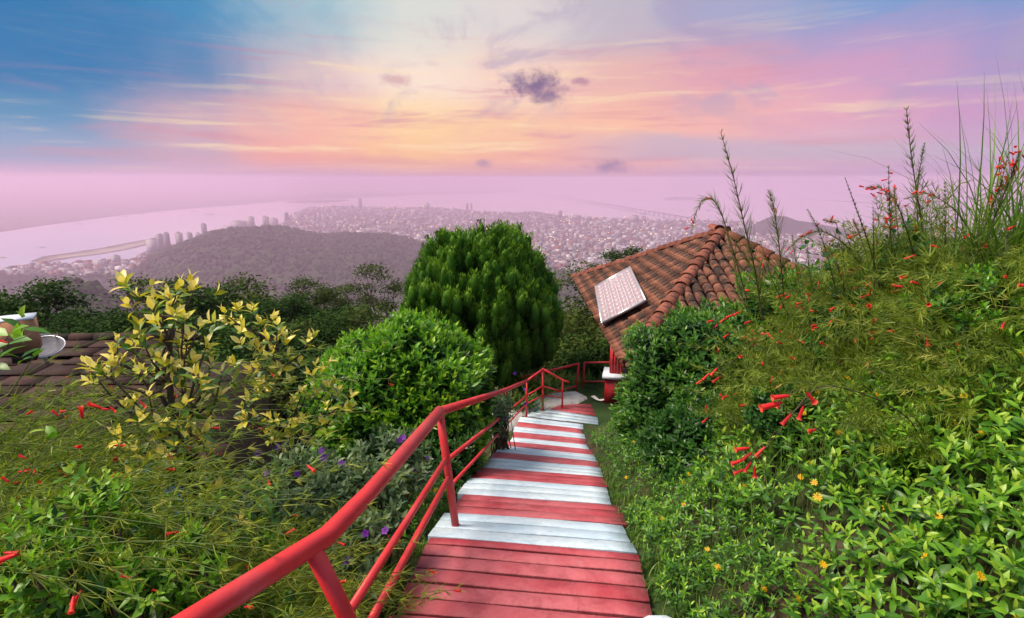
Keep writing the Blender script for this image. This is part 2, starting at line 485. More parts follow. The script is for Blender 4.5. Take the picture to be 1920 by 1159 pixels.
M['concrete'] = plain('weathered_concrete', (.50, .48, .45), 0.8, 0.3, 0.25, 4.0, 0.5, 0, ((.18, .16, .14), 5.0, .55))
M['groove'] = plain('dirty_concrete', (.075, .045, .042), 0.9, 0.2, 0.4, 12.0, 0.4)
M['terracotta'] = plain('terracotta', (.155, .064, .040), 0.8, 0.25, 0.45, 5.0, 0.5, 0, ((.034, .024, .020), 2.2, .47), 0.5)
M['ridge_tile'] = plain('ridge_terracotta', (.24, .078, .050), 0.75, 0.25, 0.35, 6.0, 0.45, 0, ((.05, .032, .028), 3.0, .52), 0.28)
M['old_tile'] = plain('old_brown_tile', (.050, .024, .020), 0.85, 0.25, 0.4, 6.0, 0.5, 0, ((.03, .022, .02), 2.5, .5), 0.3)
M['red_post'] = paint_red('red_post_paint', (.42, .012, .018), (.22, .008, .012))
M['cap_white'] = plain('pale_blue_paint', (.62, .68, .76), 0.55, 0.4, 0.12, 5.0, 0.2, 0, ((.35, .38, .42), 4.0, .6))
M['turf'] = plain('artificial_turf', (.055, .11, .028), 0.9, 0.2, 0.3, 40.0, 0.9, 0, ((.035, .065, .02), 2.0, .52))
M['soil'] = plain('soil', (.055, .040, .026), 0.95, 0.15, 0.5, 3.0, 0.8, 0, ((.02, .032, .010), 1.3, .45), 0, 0.05)
M['metal'] = plain('aluminium', (.62, .64, .66), 0.35, 0.5, 0.06, 4.0, 0.05, 0.8)
M['blue_tarp'] = plain('blue_plastic', (.012, .13, .52), 0.4, 0.5, 0.35, 5.0, 0.4)
M['wood_dark'] = plain('dark_timber', (.06, .035, .025), 0.8, 0.25, 0.35, 6.0, 0.3)
M['paper'] = plain('white_paper', (.72, .68, .66), 0.7, 0.3, 0.1, 9.0, 0.2)

# ------------------------------------------------------------------ the path: centre line, level and heading
PY = np.array([-3.0, 1.0, 2.2, 3.2, 3.85, 4.45, 5.08, 5.68, 6.4, 7.1, 8.0, 9.0, 9.7, 10.5, 11.1, 12.0])
PX = np.array([-.25, -.05, .03, .14, .18, .23, .29, .35, .42, .50, .60, .69, .74, .80, .88, 1.0])
PH = np.array([-1.62, -2.20, -2.34, -2.46, -2.71, -2.93, -3.14, -3.37, -3.64, -3.94, -4.32, -4.73, -4.95, -5.19, -5.30, -5.34])
PA = np.array([5.5, 5.8, 6.5, 7.0, 6.7, 7.0, 7.4, 8.4, 9.9, 11.3, 11.9, 11.7, 12.0, 14., 16., 18.])
PW = 1.45
def path_c(y): return float(np.interp(y, PY, PX)), float(np.interp(y, PY, PH)), math.radians(float(np.interp(y, PY, PA)))
LAND_Z = -5.34
def sm(a, b, x):
    t = np.clip((np.asarray(x, float) - a) / (b - a), 0, 1)
    return t * t * (3 - 2 * t)
RIDGE1 = [(60, 640), (180, 545), (250, 505), (300, 478), (350, 456), (400, 438), (430, 433), (500, 430), (540, 434), (575, 441), (610, 443), (660, 441), (720, 444), (770, 456), (800, 470), (840, 482), (900, 500), (1000, 520), (1100, 540)]
RIDGE2 = [(20, 640), (70, 600), (100, 560), (118, 540), (140, 534), (160, 541), (180, 540), (205, 560), (250, 585), (300, 600), (340, 640)]
def azc(px, py):
    d = ray(px, py); return math.atan2(d.x, d.y), d.z / math.hypot(d.x, d.y)
R1 = np.array([azc(*p) for p in RIDGE1]); R2 = np.array([azc(*p) for p in RIDGE2])
def bumps(x, y, s):
    return (np.sin(x / s * 1.7 + 1.3 * np.sin(y / s * .9)) + np.sin(y / s * 2.1 + 1.1 * np.sin(x / s * 1.3 + .7)) + .6 * np.sin((x + y) / s * 3.7) + .5 * np.sin((x - 1.3 * y) / s * 5.3)) / 3.1
def ground_z(x, y):
    x = np.asarray(x, float); y = np.asarray(y, float)
    r = np.hypot(x, y); az = np.arctan2(x, y)
    yc = np.clip(y, -3, 12)
    hp = np.interp(yc, PY, PH); xc = np.interp(yc, PY, PX)
    dl = np.maximum(0, (xc - .70) - x); dr = np.maximum(0, x - (xc + .70))
    sl = .03 + .49 * sm(2.6, 6.8, y)
    left = hp - .10 - sl * np.minimum(dl, 1.2) - (sl + .12 * sm(2.6, 5, y)) * np.maximum(dl - 1.2, 0)
    plat = np.interp(y, [-2, 2, 5, 7.0, 8.6, 10.0, 11.0], [-.85, -.93, -1.33, -1.95, -3.1, -4.65, -5.49])
    rise = hp - .07 + np.where(dr < .25, .10 * dr, .025 + .80 * (dr - .25))
    right = np.minimum(rise, plat - .10 * np.maximum(x - 3.5, 0) + .12 * bumps(x, y, .8))
    right = np.where(plat < hp, np.minimum(rise, hp - .07), right)
    z = np.where(dl > 0, left, np.where(dr > 0, right, hp - .10))
    # beyond the landing
    beyond = -5.49 - .75 * np.maximum(0, y - 11.6) - .5 * np.maximum(0, .6 - x)
    edge = np.where(y > 13.4, 2.9, .5); pav = sm(edge, edge + .6, x) * sm(24, 21.5, y)
    beyond = beyond * (1 - pav) + (-5.52) * pav
    z = np.where(y > 11.6, np.minimum(z, beyond), z)
    z = z + .035 * bumps(x, y, .35) * np.minimum(1, (dl + dr) * 3)
    zf = np.interp(r, [14, 20, 40, 80, 200, 500, 1000, 1500, 2200, 2700, 5200], [-6.8, -11.5, -25, -50, -115, -230, -340, -400, -440, -453, -475])
    w = sm(20, 30, r)
    z = z * (1 - w) + np.minimum(zf, zf) * w
    # wooded ridges lower down
    for RR, rc, wd0, wd1 in ((R1, 3400.0, 1300.0, 900.0), (R2, 1250.0, 330.0, 300.0)):
        crest = np.interp(az, RR[:, 0], RR[:, 1], left=-.9, right=-.9) * rc
        u = np.where(r < rc, (rc - r) / wd0, (r - rc) / wd1)
        prof = np.cos(np.clip(u, 0, 1) * math.pi / 2) ** 1.3
        hz = zf + (crest - zf) * prof
        k = sm(.35 * rc, .6 * rc, r)
        z = np.where((r > .35 * rc) & (crest > zf), z * (1 - k) + np.maximum(z, hz) * k, z)
    z = z + np.where(r > 1500, bumps(x, y, 260.) * 16, 0) * sm(1500, 2400, r) * sm(4300, 3500, r)
    z = z + np.where(r > 150, bumps(x, y, 38.) * np.minimum(7, r / 150) + bumps(x, y, 13.) * np.minimum(5, r / 180), 0) * sm(5100, 4600, r)
    return z
def gz(x, y): return float(ground_z(x, y))

M['forest_ground'] = plain('forest_floor', (.022, .040, .014), 0.95, 0.1, 0.5, .02, 0.0)
def ground_material():
    m, n, out = newmat('hill_ground')
    geo = n.n('ShaderNodeNewGeometry'); P = geo.outputs['Position']
    sp_ = n.n('ShaderNodeSeparateXYZ'); n.t.links.new(P, sp_.inputs[0])
    soil = n.ramp(n.noise(P, 3.0, 6.0, .65), [(.3, (.030, .022, .014)), (.55, (.060, .043, .028)), (.75, (.11, .085, .06))])
    moss = n.ramp(n.noise(P, 11.0, 5.0, .6), [(.3, (.012, .028, .008)), (.7, (.05, .10, .02))])
    near = n.mix(n.mr(n.noise(P, 1.6, 5.0, .6), .38, .60), soil, moss)
    wood = n.mix(n.noise(P, .03, 8.0, .7), (.010, .022, .009, 1), (.045, .075, .025, 1))
    col = n.mix(n.mr(sp_.outputs[1], 30, 90), near, wood)
    b = principled(n, col, .95, .15, 0, n.noise(P, 18.0, 6.0, .7), .7, .03)
    n.t.links.new(b.outputs[0], out.inputs[0])
    return m
def polar_sheet(name, a0, a1, na, rs, zfun, mat):
    A = np.radians(np.linspace(a0, a1, na)); RR = np.asarray(rs)
    aa, rr = np.meshgrid(A, RR)
    x, y = np.sin(aa) * rr, np.cos(aa) * rr
    v = np.stack([x, y, zfun(x, y)], -1).reshape(-1, 3)
    i, j = np.meshgrid(np.arange(len(RR) - 1), np.arange(na - 1), indexing='ij')
    a = (i * na + j).ravel(); b = a + 1; c = a + na + 1; d = a + na
    f = np.concatenate([np.stack([a, b, c], 1), np.stack([a, c, d], 1)])
    return tag(link(name, mesh_from(name, v, f, None, True), mat), kind='structure')
rs = np.concatenate([np.geomspace(.25, 30, 150), np.geomspace(31, 5200, 200)])
polar_sheet('ground', -100, 100, 330, rs, ground_z, ground_material())

# ------------------------------------------------------------------ sea, city plain, far coast
SEA = -450.0
def sea_material():
    m, n, out = newmat('sea_water')
    geo = n.n('ShaderNodeNewGeometry'); P = geo.outputs['Position']
    b = principled(n, n.ramp(n.noise(P, .0006, 4.0), [(.3, (.62, .64, .70)), (.7, (.74, .75, .80))]), .08, 1.0, .45, n.noise(P, .02, 6.0, .6), .05, 2.0)
    n.t.links.new(b.outputs[0], out.inputs[0])
    return m
polar_sheet('sea', -100, 100, 80, np.geomspace(1500, 42000, 28), lambda x, y: np.full_like(x, SEA), sea_material())
def land_material(name, c0, c1, c2, scale):
    m, n, out = newmat(name)
    geo = n.n('ShaderNodeNewGeometry'); P = geo.outputs['Position']
    col = n.ramp(n.noise(P, scale, 8.0, .75, .3), [(.36, c0), (.5, c1), (.64, c2)])
    b = principled(n, col, .9, .2)
    n.t.links.new(b.outputs[0], out.inputs[0])
    return m
M['city_ground'] = land_material('city_ground', (.03, .05, .03), (.09, .085, .08), (.20, .18, .17), .004)
M['far_land'] = land_material('far_land', (.02, .03, .025), (.03, .045, .03), (.08, .08, .07), .0012)
M['sand'] = land_material('sand', (.16, .14, .11), (.26, .23, .19), (.34, .30, .25), .004)
def land(name, pix, z, mat, thick=6.0):
    from mathutils.geometry import tessellate_polygon
    top = [onz(px, py, z) for px, py in pix]
    tri = tessellate_polygon([top])
    n = len(top)
    v = [tuple(p) for p in top] + [(p.x, p.y, z - thick) for p in top]
    f = [tuple(t) for t in tri]
    for i in range(n):
        j = (i + 1) % n
        f += [(i, j, n + j), (i, n + j, n + i)]
    return tag(link(name, mesh_from(name, v, f), mat), kind='structure')
CITY = [(-260, 540), (-60, 512), (0, 507), (60, 497), (120, 494), (180, 493), (232, 490), (262, 482), (275, 474), (310, 464), (350, 454), (392, 442), (430, 431), (470, 427), (505, 424), (532, 417), (545, 402), (575, 391), (625, 386), (680, 388), (740, 390), (800, 388), (860, 392), (905, 397), (960, 399), (1005, 397), (1050, 404), (1120, 408), (1190, 411), (1250, 413), (1310, 414), (1400, 415), (1500, 424), (1640, 436), (1800, 446), (2100, 470), (2500, 520), (2500, 640), (1700, 640), (960, 640), (200, 640), (-400, 640)]
land('city_plain', CITY, SEA + 4, M['city_ground'])
land('far_coast', [(-500, 500), (-200, 462), (0, 433), (80, 421), (160, 411), (230, 402), (300, 395), (380, 388), (440, 384), (530, 376), (600, 373), (700, 369), (780, 365), (860, 363), (930, 361), (985, 357), (960, 352), (800, 345), (500, 345), (0, 360), (-500, 380)], SEA + 6, M['far_land'])
land('harbour_spit', [(533, 380), (560, 376), (640, 374), (655, 376), (600, 380)], SEA + 5, M['far_land'])
land('sand_island', [(58, 489), (80, 481), (130, 474), (190, 465), (240, 455), (275, 449), (296, 447), (288, 455), (240, 466), (190, 475), (140, 481), (90, 489)], SEA + 4, M['sand'])
def hill_island(name, crest, base, depth_px, z0, mat):
    """a long low hill: crest given by points, base row below it"""
    n = len(crest)
    v, f = [], []
    for i, (px, py) in enumerate(crest):
        b = onz(px, base + 0.001, z0)
        k = math.sin(math.pi * (i / (n - 1))) if n > 1 else 1
        dirh = Vector((b.x, b.y, 0)).normalized()
        dist = math.hypot(b.x, b.y)
        d = ray(px, py); hgt = d.z / math.hypot(d.x, d.y) * (dist * 1.06) - z0
        hgt = max(hgt, 2)
        for q, (fr, hh) in enumerate(((0, 0), (.02, .45), (.06, 1.0), (.10, .7), (.16, 0))):
            w = Vector((b.x, b.y, 0)) + dirh * dist * fr * (0.3 + 0.7 * k)
            v.append((w.x, w.y, z0 + hgt * hh - (3 if hh == 0 else 0)))
    for i in range(n - 1):
        for q in range(4):
            a = i * 5 + q
            f += [(a, a + 5, a + 6), (a, a + 6, a + 1)]
    return tag(link(name, mesh_from(name, v, f, None, True), mat), kind='structure')
hill_island('wooded_hill', [(1380, 428), (1400, 424), (1425, 412), (1445, 404), (1470, 406), (1490, 413), (1520, 417), (1560, 424), (1610, 432), (1660, 440)], 443, 0, SEA, M['far_land'])
hill_island('small_island', [(1170, 357), (1180, 354.5), (1195, 354), (1210, 356), (1222, 358.5)], 359, 0, SEA, M['far_land'])
hill_island('low_island', [(1245, 371), (1265, 369), (1290, 369.5), (1310, 372), (1330, 374)], 374.5, 0, SEA, M['far_land'])

# ------------------------------------------------------------------ far wood on the ridges: one mass of crowns
def icosphere():
    t = (1 + 5 ** .5) / 2
    v = nrm(np.array([(-1, t, 0), (1, t, 0), (-1, -t, 0), (1, -t, 0), (0, -1, t), (0, 1, t), (0, -1, -t), (0, 1, -t), (t, 0, -1), (t, 0, 1), (-t, 0, -1), (-t, 0, 1)], float))
    f = np.array([(0, 11, 5), (0, 5, 1), (0, 1, 7), (0, 7, 10), (0, 10, 11), (1, 5, 9), (5, 11, 4), (11, 10, 2), (10, 7, 6), (7, 1, 8), (3, 9, 4), (3, 4, 2), (3, 2, 6), (3, 6, 8), (3, 8, 9), (4, 9, 5), (2, 4, 11), (6, 2, 10), (8, 6, 7), (9, 8, 1)])
    return v, f
def icosphere2():
    v, f = icosphere(); v = [tuple(p) for p in v]; cache = {}; out = []
    def mid(a, b):
        k = (min(a, b), max(a, b))
        if k not in cache:
            p = nrm(np.array(v[a]) + np.array(v[b])); v.append(tuple(p)); cache[k] = len(v) - 1
        return cache[k]
    for a, b, c in f:
        ab, bc, ca = mid(a, b), mid(b, c), mid(c, a)
        out += [(a, ab, ca), (b, bc, ab), (c, ca, bc), (ab, bc, ca)]
    return np.array(v), np.array(out)
ICO, ICO2 = icosphere(), icosphere2()
def far_wood(name, label, n, azr, rr, size):
    az = rng.uniform(azr[0], azr[1], n); r = np.sqrt(rng.uniform(rr[0] ** 2, rr[1] ** 2, n))
    x, y = np.sin(az) * r, np.cos(az) * r
    z = ground_z(x, y)
    s = rng.uniform(size[0], size[1], n)
    V, F_ = ICO
    jit = 1 + rng.uniform(-.3, .3, (n, len(V), 1))
    P = np.stack([x, y, z + s * .3], -1)[:, None, :] + V[None] * jit * s[:, None, None] * np.array([1, 1, 1.15])
    f = (F_[None] + (np.arange(n) * len(V))[:, None, None]).reshape(-1, 3)
    t = np.repeat(rng.uniform(0, 1, n), len(V))
    return tag(link(name, mesh_from(name, P.reshape(-1, 3), f, t), M['tree_a']), label, 'forest', kind='stuff')
far_wood('hill_forest', 'hazy mauve forest covering the broad hill below the city', 12000, (R1[0, 0] - .1, .22), (1900, 3650), (6, 12))
far_wood('valley_forest', 'misty woodland on the small ridge at the foot of the hill', 2200, (-.85, -.45), (900, 1330), (5, 9))
far_wood('slope_forest', 'dark woodland falling away below the garden', 3800, (-.85, .55), (95, 330), (2.2, 4.2))

# ------------------------------------------------------------------ the city
def facade(name, c0, c1):
    m, n, out = newmat(name)
    geo = n.n('ShaderNodeNewGeometry'); P = geo.outputs['Position']
    s = n.n('ShaderNodeSeparateXYZ'); n.t.links.new(P, s.inputs[0])
    ob = n.n('ShaderNodeObjectInfo')
    wall = n.mix(ob.outputs['Random'], c0 + (1,), c1 + (1,))
    fl = n.m('FRACT', n.m('DIVIDE', s.outputs[2], 9.0))
    bay = n.m('FRACT', n.m('DIVIDE', n.m('ADD', s.outputs[0], n.m('MULTIPLY', s.outputs[1], .4)), 11.0))
    win = n.m('MULTIPLY', n.m('GREATER_THAN', fl, .45), n.m('GREATER_THAN', bay, .4))
    col = n.mix(n.m('MULTIPLY', win, .7), wall, (.07, .07, .09, 1))
    b = principled(n, col, .7, .3)
    n.t.links.new(b.outputs[0], out.inputs[0])
    return m
M['facade_pale'] = facade('pale_facade', (.42, .39, .38), (.60, .57, .56))
M['facade_dark'] = facade('grey_facade', (.20, .19, .20), (.36, .33, .33))
M['roof_town'] = plain('town_roof', (.30, .20, .16), .9, .1, .4, .01, 0)
def tower(px, py, w, h, dark, seed, label):
    rr = random.Random(seed)
    b = onz(px, py, SEA + 4)
    dist = b.length
    W_, H_ = w * dist / FPX * .5, h * dist / FPX
    o = thing('tower_block', b, label[0], 'building', label[1])
    a = rr.uniform(-.5, .5)
    ax = np.array([(math.cos(a), math.sin(a), 0), (-math.sin(a), math.cos(a), 0), (0, 0, 1)])
    bp = np.array(b)
    mt = M['facade_dark'] if dark else M['facade_pale']
    MB().box(bp + [0, 0, H_ * .5], (W_, W_ * rr.uniform(.5, .9), H_ * .5 + 1), ax).build('facade', mt, o)
    pod = MB().box(bp + [0, 0, H_ * .06], (W_ * 1.5, W_ * 1.2, H_ * .06 + 1), ax)
    pod.build('podium', M['facade_pale'], o)
    cr = MB().box(bp + ax[0] * W_ * rr.uniform(-.3, .3) + [0, 0, H_ * 1.03 + 1], (W_ * .45, W_ * .35, H_ * .03 + 1.2), ax)
    cr.build('roof_plant', M['facade_dark'], o)
named = [
    (676, 392, 6, 18, 1, 'tallest lone dark tower standing on the city shore'),
    (472, 430, 9, 20, 0, 'broad slab tower on the shore above the wooded hill'),
    (500, 429, 10, 20, 0, 'pale tower with wide podium behind the wooded hill'),
    (449, 431, 20, 14, 0, 'low wide apartment slab at the crest of the wooded hill'),
    (515, 428, 12, 16, 0, 'stepped apartment block beside the shore towers'),
    (538, 416, 6, 15, 1, 'narrow dark tower at the bend of the shore'),
    (385, 447, 7, 23, 1, 'slim dark tower by the water beside the wooded hill'),
    (372, 451, 6, 12, 0, 'short pale tower next to the slim dark one'),
    (358, 458, 6, 18, 1, 'grey tower between two pale shore towers'),
    (339, 468, 9, 26, 0, 'pale tower with a bright crown opposite the sand island'),
    (316, 470, 7, 27, 1, 'grey tower opposite the tip of the sand island'),
    (303, 473, 8, 27, 1, 'twin grey tower opposite the tip of the sand island'),
    (290, 478, 14, 24, 0, 'wide pale apartment tower on the near shore'),
    (219, 497, 10, 14, 0, 'pale apartment tower far down the near shore'),
    (190, 502, 14, 10, 0, 'low pale block far down the near shore'),
    (876, 394, 4, 12, 1, 'thin dark tower beyond the big conifer'),
    (884, 395, 3, 13, 1, 'thinner twin of the dark tower beyond the conifer'),
    (800, 394, 10, 12, 0, 'pale block with steps on the city shore'),
    (1050, 411, 6, 15, 1, 'lone dark tower on the shore above the tiled pavilion'),
    (1077, 414, 20, 10, 0, 'wide pale hotel slab right of the lone dark tower'),
    (1102, 415, 11, 8, 0, 'small pale block right of the wide hotel slab'),
    (1188, 419, 17, 14, 0, 'pale double tower where the long bridge lands'),
    (1206, 420, 8, 13, 0, 'pale single tower where the long bridge lands'),
    (1145, 417, 14, 7, 0, 'low block between the hotel slab and the bridge towers')]
for i, (px, py, w, h, dk, lb) in enumerate(named): tower(px, py, w, h, dk, i, (lb, None))
def inside(px, py, poly):
    c = False
    for i in range(len(poly)):
        (x1, y1), (x2, y2) = poly[i], poly[i - 1]
        if (y1 > py) != (y2 > py) and px < (x2 - x1) * (py - y1) / (y2 - y1) + x1: c = not c
    return c
def hidden(px, py):
    """behind the wooded hill"""
    return 180 < px < 860 and py > np.interp(px, [p[0] for p in RIDGE1], [p[1] for p in RIDGE1]) + 2
k = 0
while k < 190:
    px, py = random.uniform(0, 1500), random.uniform(386, 500)
    if random.random() < .45: py = 386 + (py - 386) * .35
    if not inside(px, py, CITY) or not inside(px, py - 3, CITY) or hidden(px, py): continue
    h = random.choice((3.5, 4, 5, 5, 6, 7, 8)) * (0.7 if px < 250 else 1)
    tower(px, py, random.uniform(4, 13), h, random.random() < .25, 100 + k, ('block of the crowded low-rise city in pink haze', 'city blocks too alike to tell apart'))
    k += 1
def town(n):
    mb_v, mb_f, mb_t = [], [], []
    box_f = []
    for a, b, c, d in [(4, 5, 6, 7), (0, 1, 5, 4), (1, 2, 6, 5), (2, 3, 7, 6), (3, 0, 4, 7)]: box_f += [(a, b, c), (a, c, d)]
    box_f = np.array(box_f); k = 0
    while k < n:
        px, py = random.uniform(-40, 1620), 386 + 130 * random.random() ** 1.5
        if not inside(px, py, CITY) or hidden(px, py): continue
        b = np.array(onz(px, py, SEA + 4)); D = np.linalg.norm(b)
        w, d_, h = random.uniform(8, 34), random.uniform(8, 26), random.choice((6, 8, 9, 12, 16, 22))
        a = random.uniform(-.6, .6)
        X = np.array((math.cos(a), math.sin(a), 0)) * w * .5; Y = np.array((-math.sin(a), math.cos(a), 0)) * d_ * .5
        p = [b + i * X + j * Y + (0, 0, q) for q in (-1, h) for i, j in ((-1, -1), (1, -1), (1, 1), (-1, 1))]
        mb_v.append(p); mb_f.append(box_f + 8 * k); mb_t.append([random.random()] * 8); k += 1
    return np.array(mb_v).reshape(-1, 3), np.concatenate(mb_f), np.array(mb_t).ravel()
tm, tn, tout = newmat('town_houses')
tat = tn.n('ShaderNodeAttribute'); tat.attribute_name = 'tint'
tb = principled(tn, tn.ramp(tat.outputs['Fac'], [(0, (.40, .37, .37)), (.3, (.24, .21, .21)), (.5, (.26, .13, .10)), (.7, (.15, .14, .15)), (.94, (.68, .66, .66))], 'CONSTANT'), .8, .2)
tn.t.links.new(tb.outputs[0], tout.inputs[0])
v, f, t = town(9000)
tag(link('town_houses', mesh_from('town_houses', v, f, t), tm), 'dense mass of small houses spread over the city plain', 'houses', kind='stuff')
# street lamps and lit windows of the town at dawn
lm, ln, lout = newmat('warm_lamp_glow')
em = ln.n('ShaderNodeEmission'); em.inputs[0].default_value = (1.0, .62, .18, 1); em.inputs[1].default_value = 6.0
ln.t.links.new(em.outputs[0], lout.inputs[0])
V, F_ = ICO
pts = []
while len(pts) < 240:
    px, py = random.uniform(250, 1450), 388 + 100 * random.random() ** 1.3
    if inside(px, py, CITY) and not hidden(px, py): pts.append(np.array(onz(px, py, SEA + 4)) + (0, 0, 24))
for _ in range(70):
    pts.append(np.array(onz(random.uniform(560, 980), random.uniform(350, 366), SEA + 6)) + (0, 0, 20))
pts = np.array(pts)
sz = rng.uniform(1.5, 4.2, len(pts)) * np.linalg.norm(pts, axis=1) / 7000
P = pts[:, None] + V[None] * sz[:, None, None]
tag(link('town_lamp_lights', mesh_from('town_lamp_lights', P.reshape(-1, 3), (F_[None] + (np.arange(len(pts)) * 12)[:, None, None]).reshape(-1, 3)), lm), 'scattered warm yellow street lights across the town', 'street lights', kind='stuff')

# ships in the strait
M['hull'] = plain('ship_hull', (.10, .09, .10), .7, .3, .2, .05, 0)
M['ship_white'] = plain('ship_house', (.55, .53, .52), .7, .3, .1, .05, 0)
def ship(px, py, L, label, group=None):
    c = np.array(onz(px, py, SEA)); D = np.linalg.norm(c)
    l = L * D / FPX * .5; b = l * .17; h = l * .14
    o = thing('cargo_ship', Vector(c), label, 'ship', group)
    pts = [(-l, -b), (l * .75, -b), (l, 0), (l * .75, b), (-l, b)]
    vv = [c + (x * .96, y * .9, -2) for x, y in pts] + [c + (x, y, h) for x, y in pts]
    ff = [(5, 6, 7), (5, 7, 8), (5, 8, 9)]
    for i in range(5):
        j = (i + 1) % 5; ff += [(i, j, 5 + j), (i, 5 + j, 5 + i)]
    MB().add(vv, ff).build('hull', M['hull'], o)
    MB().box(c + (-l * .72, 0, h + l * .12), (l * .14, b * .8, l * .12)).build('deckhouse', M['ship_white'], o)
    MB().box(c + (l * .2, 0, h + l * .10), (l * .02, l * .02, l * .10)).build('mast', M['hull'], o)
for px, py, L in [(235, 406, 10), (305, 398, 9), (265, 402, 8), (150, 420, 9), (80, 464, 9), (6, 483, 9), (387, 402, 8), (423, 424, 8), (775, 379, 5), (840, 378, 5), (896, 377, 5), (745, 385, 6), (1330, 395, 10)]:
    ship(px, py, L, 'tiny dark ship lying at anchor in the strait', 'anchored ships too far off to tell apart')
ship(395, 402, 14, 'long low barge on the pale water above the wooded hill')
ship(364, 396, 7, 'white lit ferry alone in mid channel')
ship(1206, 401, 12, 'ship passing close to the long bridge')
# long bridge
ba, bb = onz(1000, 359.5, SEA + 26), onz(1296, 409, SEA + 26)
br = thing('sea_bridge', (ba + bb) / 2, 'long low bridge running out across the strait', 'bridge')
dv = np.array(bb - ba); Ld = np.linalg.norm(dv); ux = dv / Ld; uy = np.array([-ux[1], ux[0], 0]); uy /= np.linalg.norm(uy)
MB().box((np.array(ba) + np.array(bb)) / 2, (Ld / 2, 13, 3.5), [ux, uy, (0, 0, 1)]).build('deck', M['facade_dark'], br)
pm = MB()
for i in range(70):
    p = np.array(ba) + dv * (i + .5) / 70
    pm.box(p + (0, 0, -16), (4, 9, 14))
pm.build('pier', M['facade_dark'], br, kind='stuff')
for fr in (.42, .47):
    p = np.array(ba) + dv * fr
    for s_ in (-1, 1): MB().box(p + uy * 13 * s_ + (0, 0, 30), (4, 4, 56)).build('pylon', M['facade_dark'], br)

# ------------------------------------------------------------------ painted path: one slab per strip
path = tag(bpy.data.objects.new('stepped_path', None), 'steep garden path of red and white painted concrete strips', None, None, 'structure')
COL.objects.link(path)
path.location = (.14, 3.2, -2.46)
prnd = random.Random(3)
def strip(y0, y1, white, left_ext=0.0, right_ext=0.0, lift=0.0):
    """one cast strip between two stations of the path, its nosing rounded, ends uneven"""
    nx = 9
    st_ = []
    for y in (y0, y1):
        xc, h, a = path_c(y)
        st_.append((np.array([xc, y, h]), np.array([math.cos(a), -math.sin(a), 0.0])))
    (c0, d0), (c1, d1) = st_
    hw = PW / 2
    jl, jr = JL + prnd.uniform(-.006, .006), JR + prnd.uniform(-.008, .008)
    ph = prnd.uniform(0, 6)
    dropn = 0.0
    prof = [(0.0, -.10, 1.0), (0.0, lift - .004, .95), (.05, lift + .004, .30), (.5, lift + .005, 0), (.95, lift + .004 + dropn * .2, .30), (1.0, lift - .004 + dropn * .2, .95), (1.0, -.10, 1.0)]
    V, T = [], []
    for i in range(nx):
        s = -1 + 2 * i / (nx - 1)
        off = s * hw + (jl - left_ext if i == 0 else 0) + (jr + right_ext if i == nx - 1 else 0)
        wob = .004 * math.sin(ph + 3 * s) + prnd.uniform(-.0015, .0015)
        endround = -.006 if i in (0, nx - 1) else 0
        for q, (fr, dz, tt) in enumerate(prof):
            p = (c0 + d0 * off) * (1 - fr) + (c1 + d1 * off) * fr
            V.append(p + np.array([0, wob, dz + (endround if 0 < q < 6 else 0)])); T.append(tt)
    m_ = len(prof); Fq = []
    for i in range(nx - 1):
        for q in range(m_ - 1):
            a_, b_, c_, d_ = i * m_ + q, (i + 1) * m_ + q, (i + 1) * m_ + q + 1, i * m_ + q + 1
            Fq += [(a_, b_, c_), (a_, c_, d_)]
    for base, fl in ((0, 1), ((nx - 1) * m_, 0)):
        for q in range(1, m_ - 1): Fq.append((base, base + q, base + q + 1) if fl else (base, base + q + 1, base + q))
    MB().add(V, Fq, T).build('strip', M['slab_white'] if white else M['slab_red'], path)
GAP = .016
JL, JR = 0.0, 0.0
def band(ya, yb, n, white, lift=0.0):
    global JL, JR
    JL, JR = prnd.uniform(-.035, .03), prnd.uniform(-.03, .035)
    for i in range(n):
        a = ya + (yb - ya) * i / n; b = ya + (yb - ya) * (i + 1) / n
        strip(a + GAP / 2, b - GAP / 2, white, lift=lift)
for a, b in ((1.30, 1.44), (1.44, 1.58), (1.58, 1.72), (1.72, 1.86)): strip(a + GAP / 2, b - GAP / 2, True)
ys = [1.86, 2.0, 2.14, 2.28, 2.42, 2.56, 2.70, 2.84, 2.98, 3.11, 3.2]
for a, b in zip(ys[:-1], ys[1:]): strip(a + GAP / 2, b - GAP / 2, False)
BANDS = [3.2, 3.85, 4.45, 5.08, 5.65, 6.3, 6.9, 7.7, 8.45, 9.1, 9.7, 10.25, 10.7, 11.1]
for i, (a, b) in enumerate(zip(BANDS[:-1], BANDS[1:])):
    band(a, b, 3 if i < 5 else 2, i % 2 == 0, lift=.0)
# turning strips at the foot of the path
def fan(pl0, pr0, pl1, pr1, n, white):
    z = LAND_Z
    A0, B0, A1, B1 = (np.array(onz(*p, z)) for p in (pl0, pr0, pl1, pr1))
    for i in range(n):
        f0, f1 = i / n + .035, (i + 1) / n - .035
        q = [A0 + (A1 - A0) * f0, B0 + (B1 - B0) * f0, B0 + (B1 - B0) * f1, A0 + (A1 - A0) * f1]
        lo = [p + np.array([0, 0, -.12]) for p in q]; hi = [p + np.array([0, 0, .014 - .004 * i]) for p in q]
        MB().hexa(lo + hi, [.9] * 4 + [.35] * 4).build('strip', M['slab_white'] if white else M['slab_red'], path)
fan((985, 781), (1122, 797), (1010, 764), (1120, 782), 3, True)
fan((1030, 768), (1118, 781), (1056, 757), (1108, 757), 3, False)
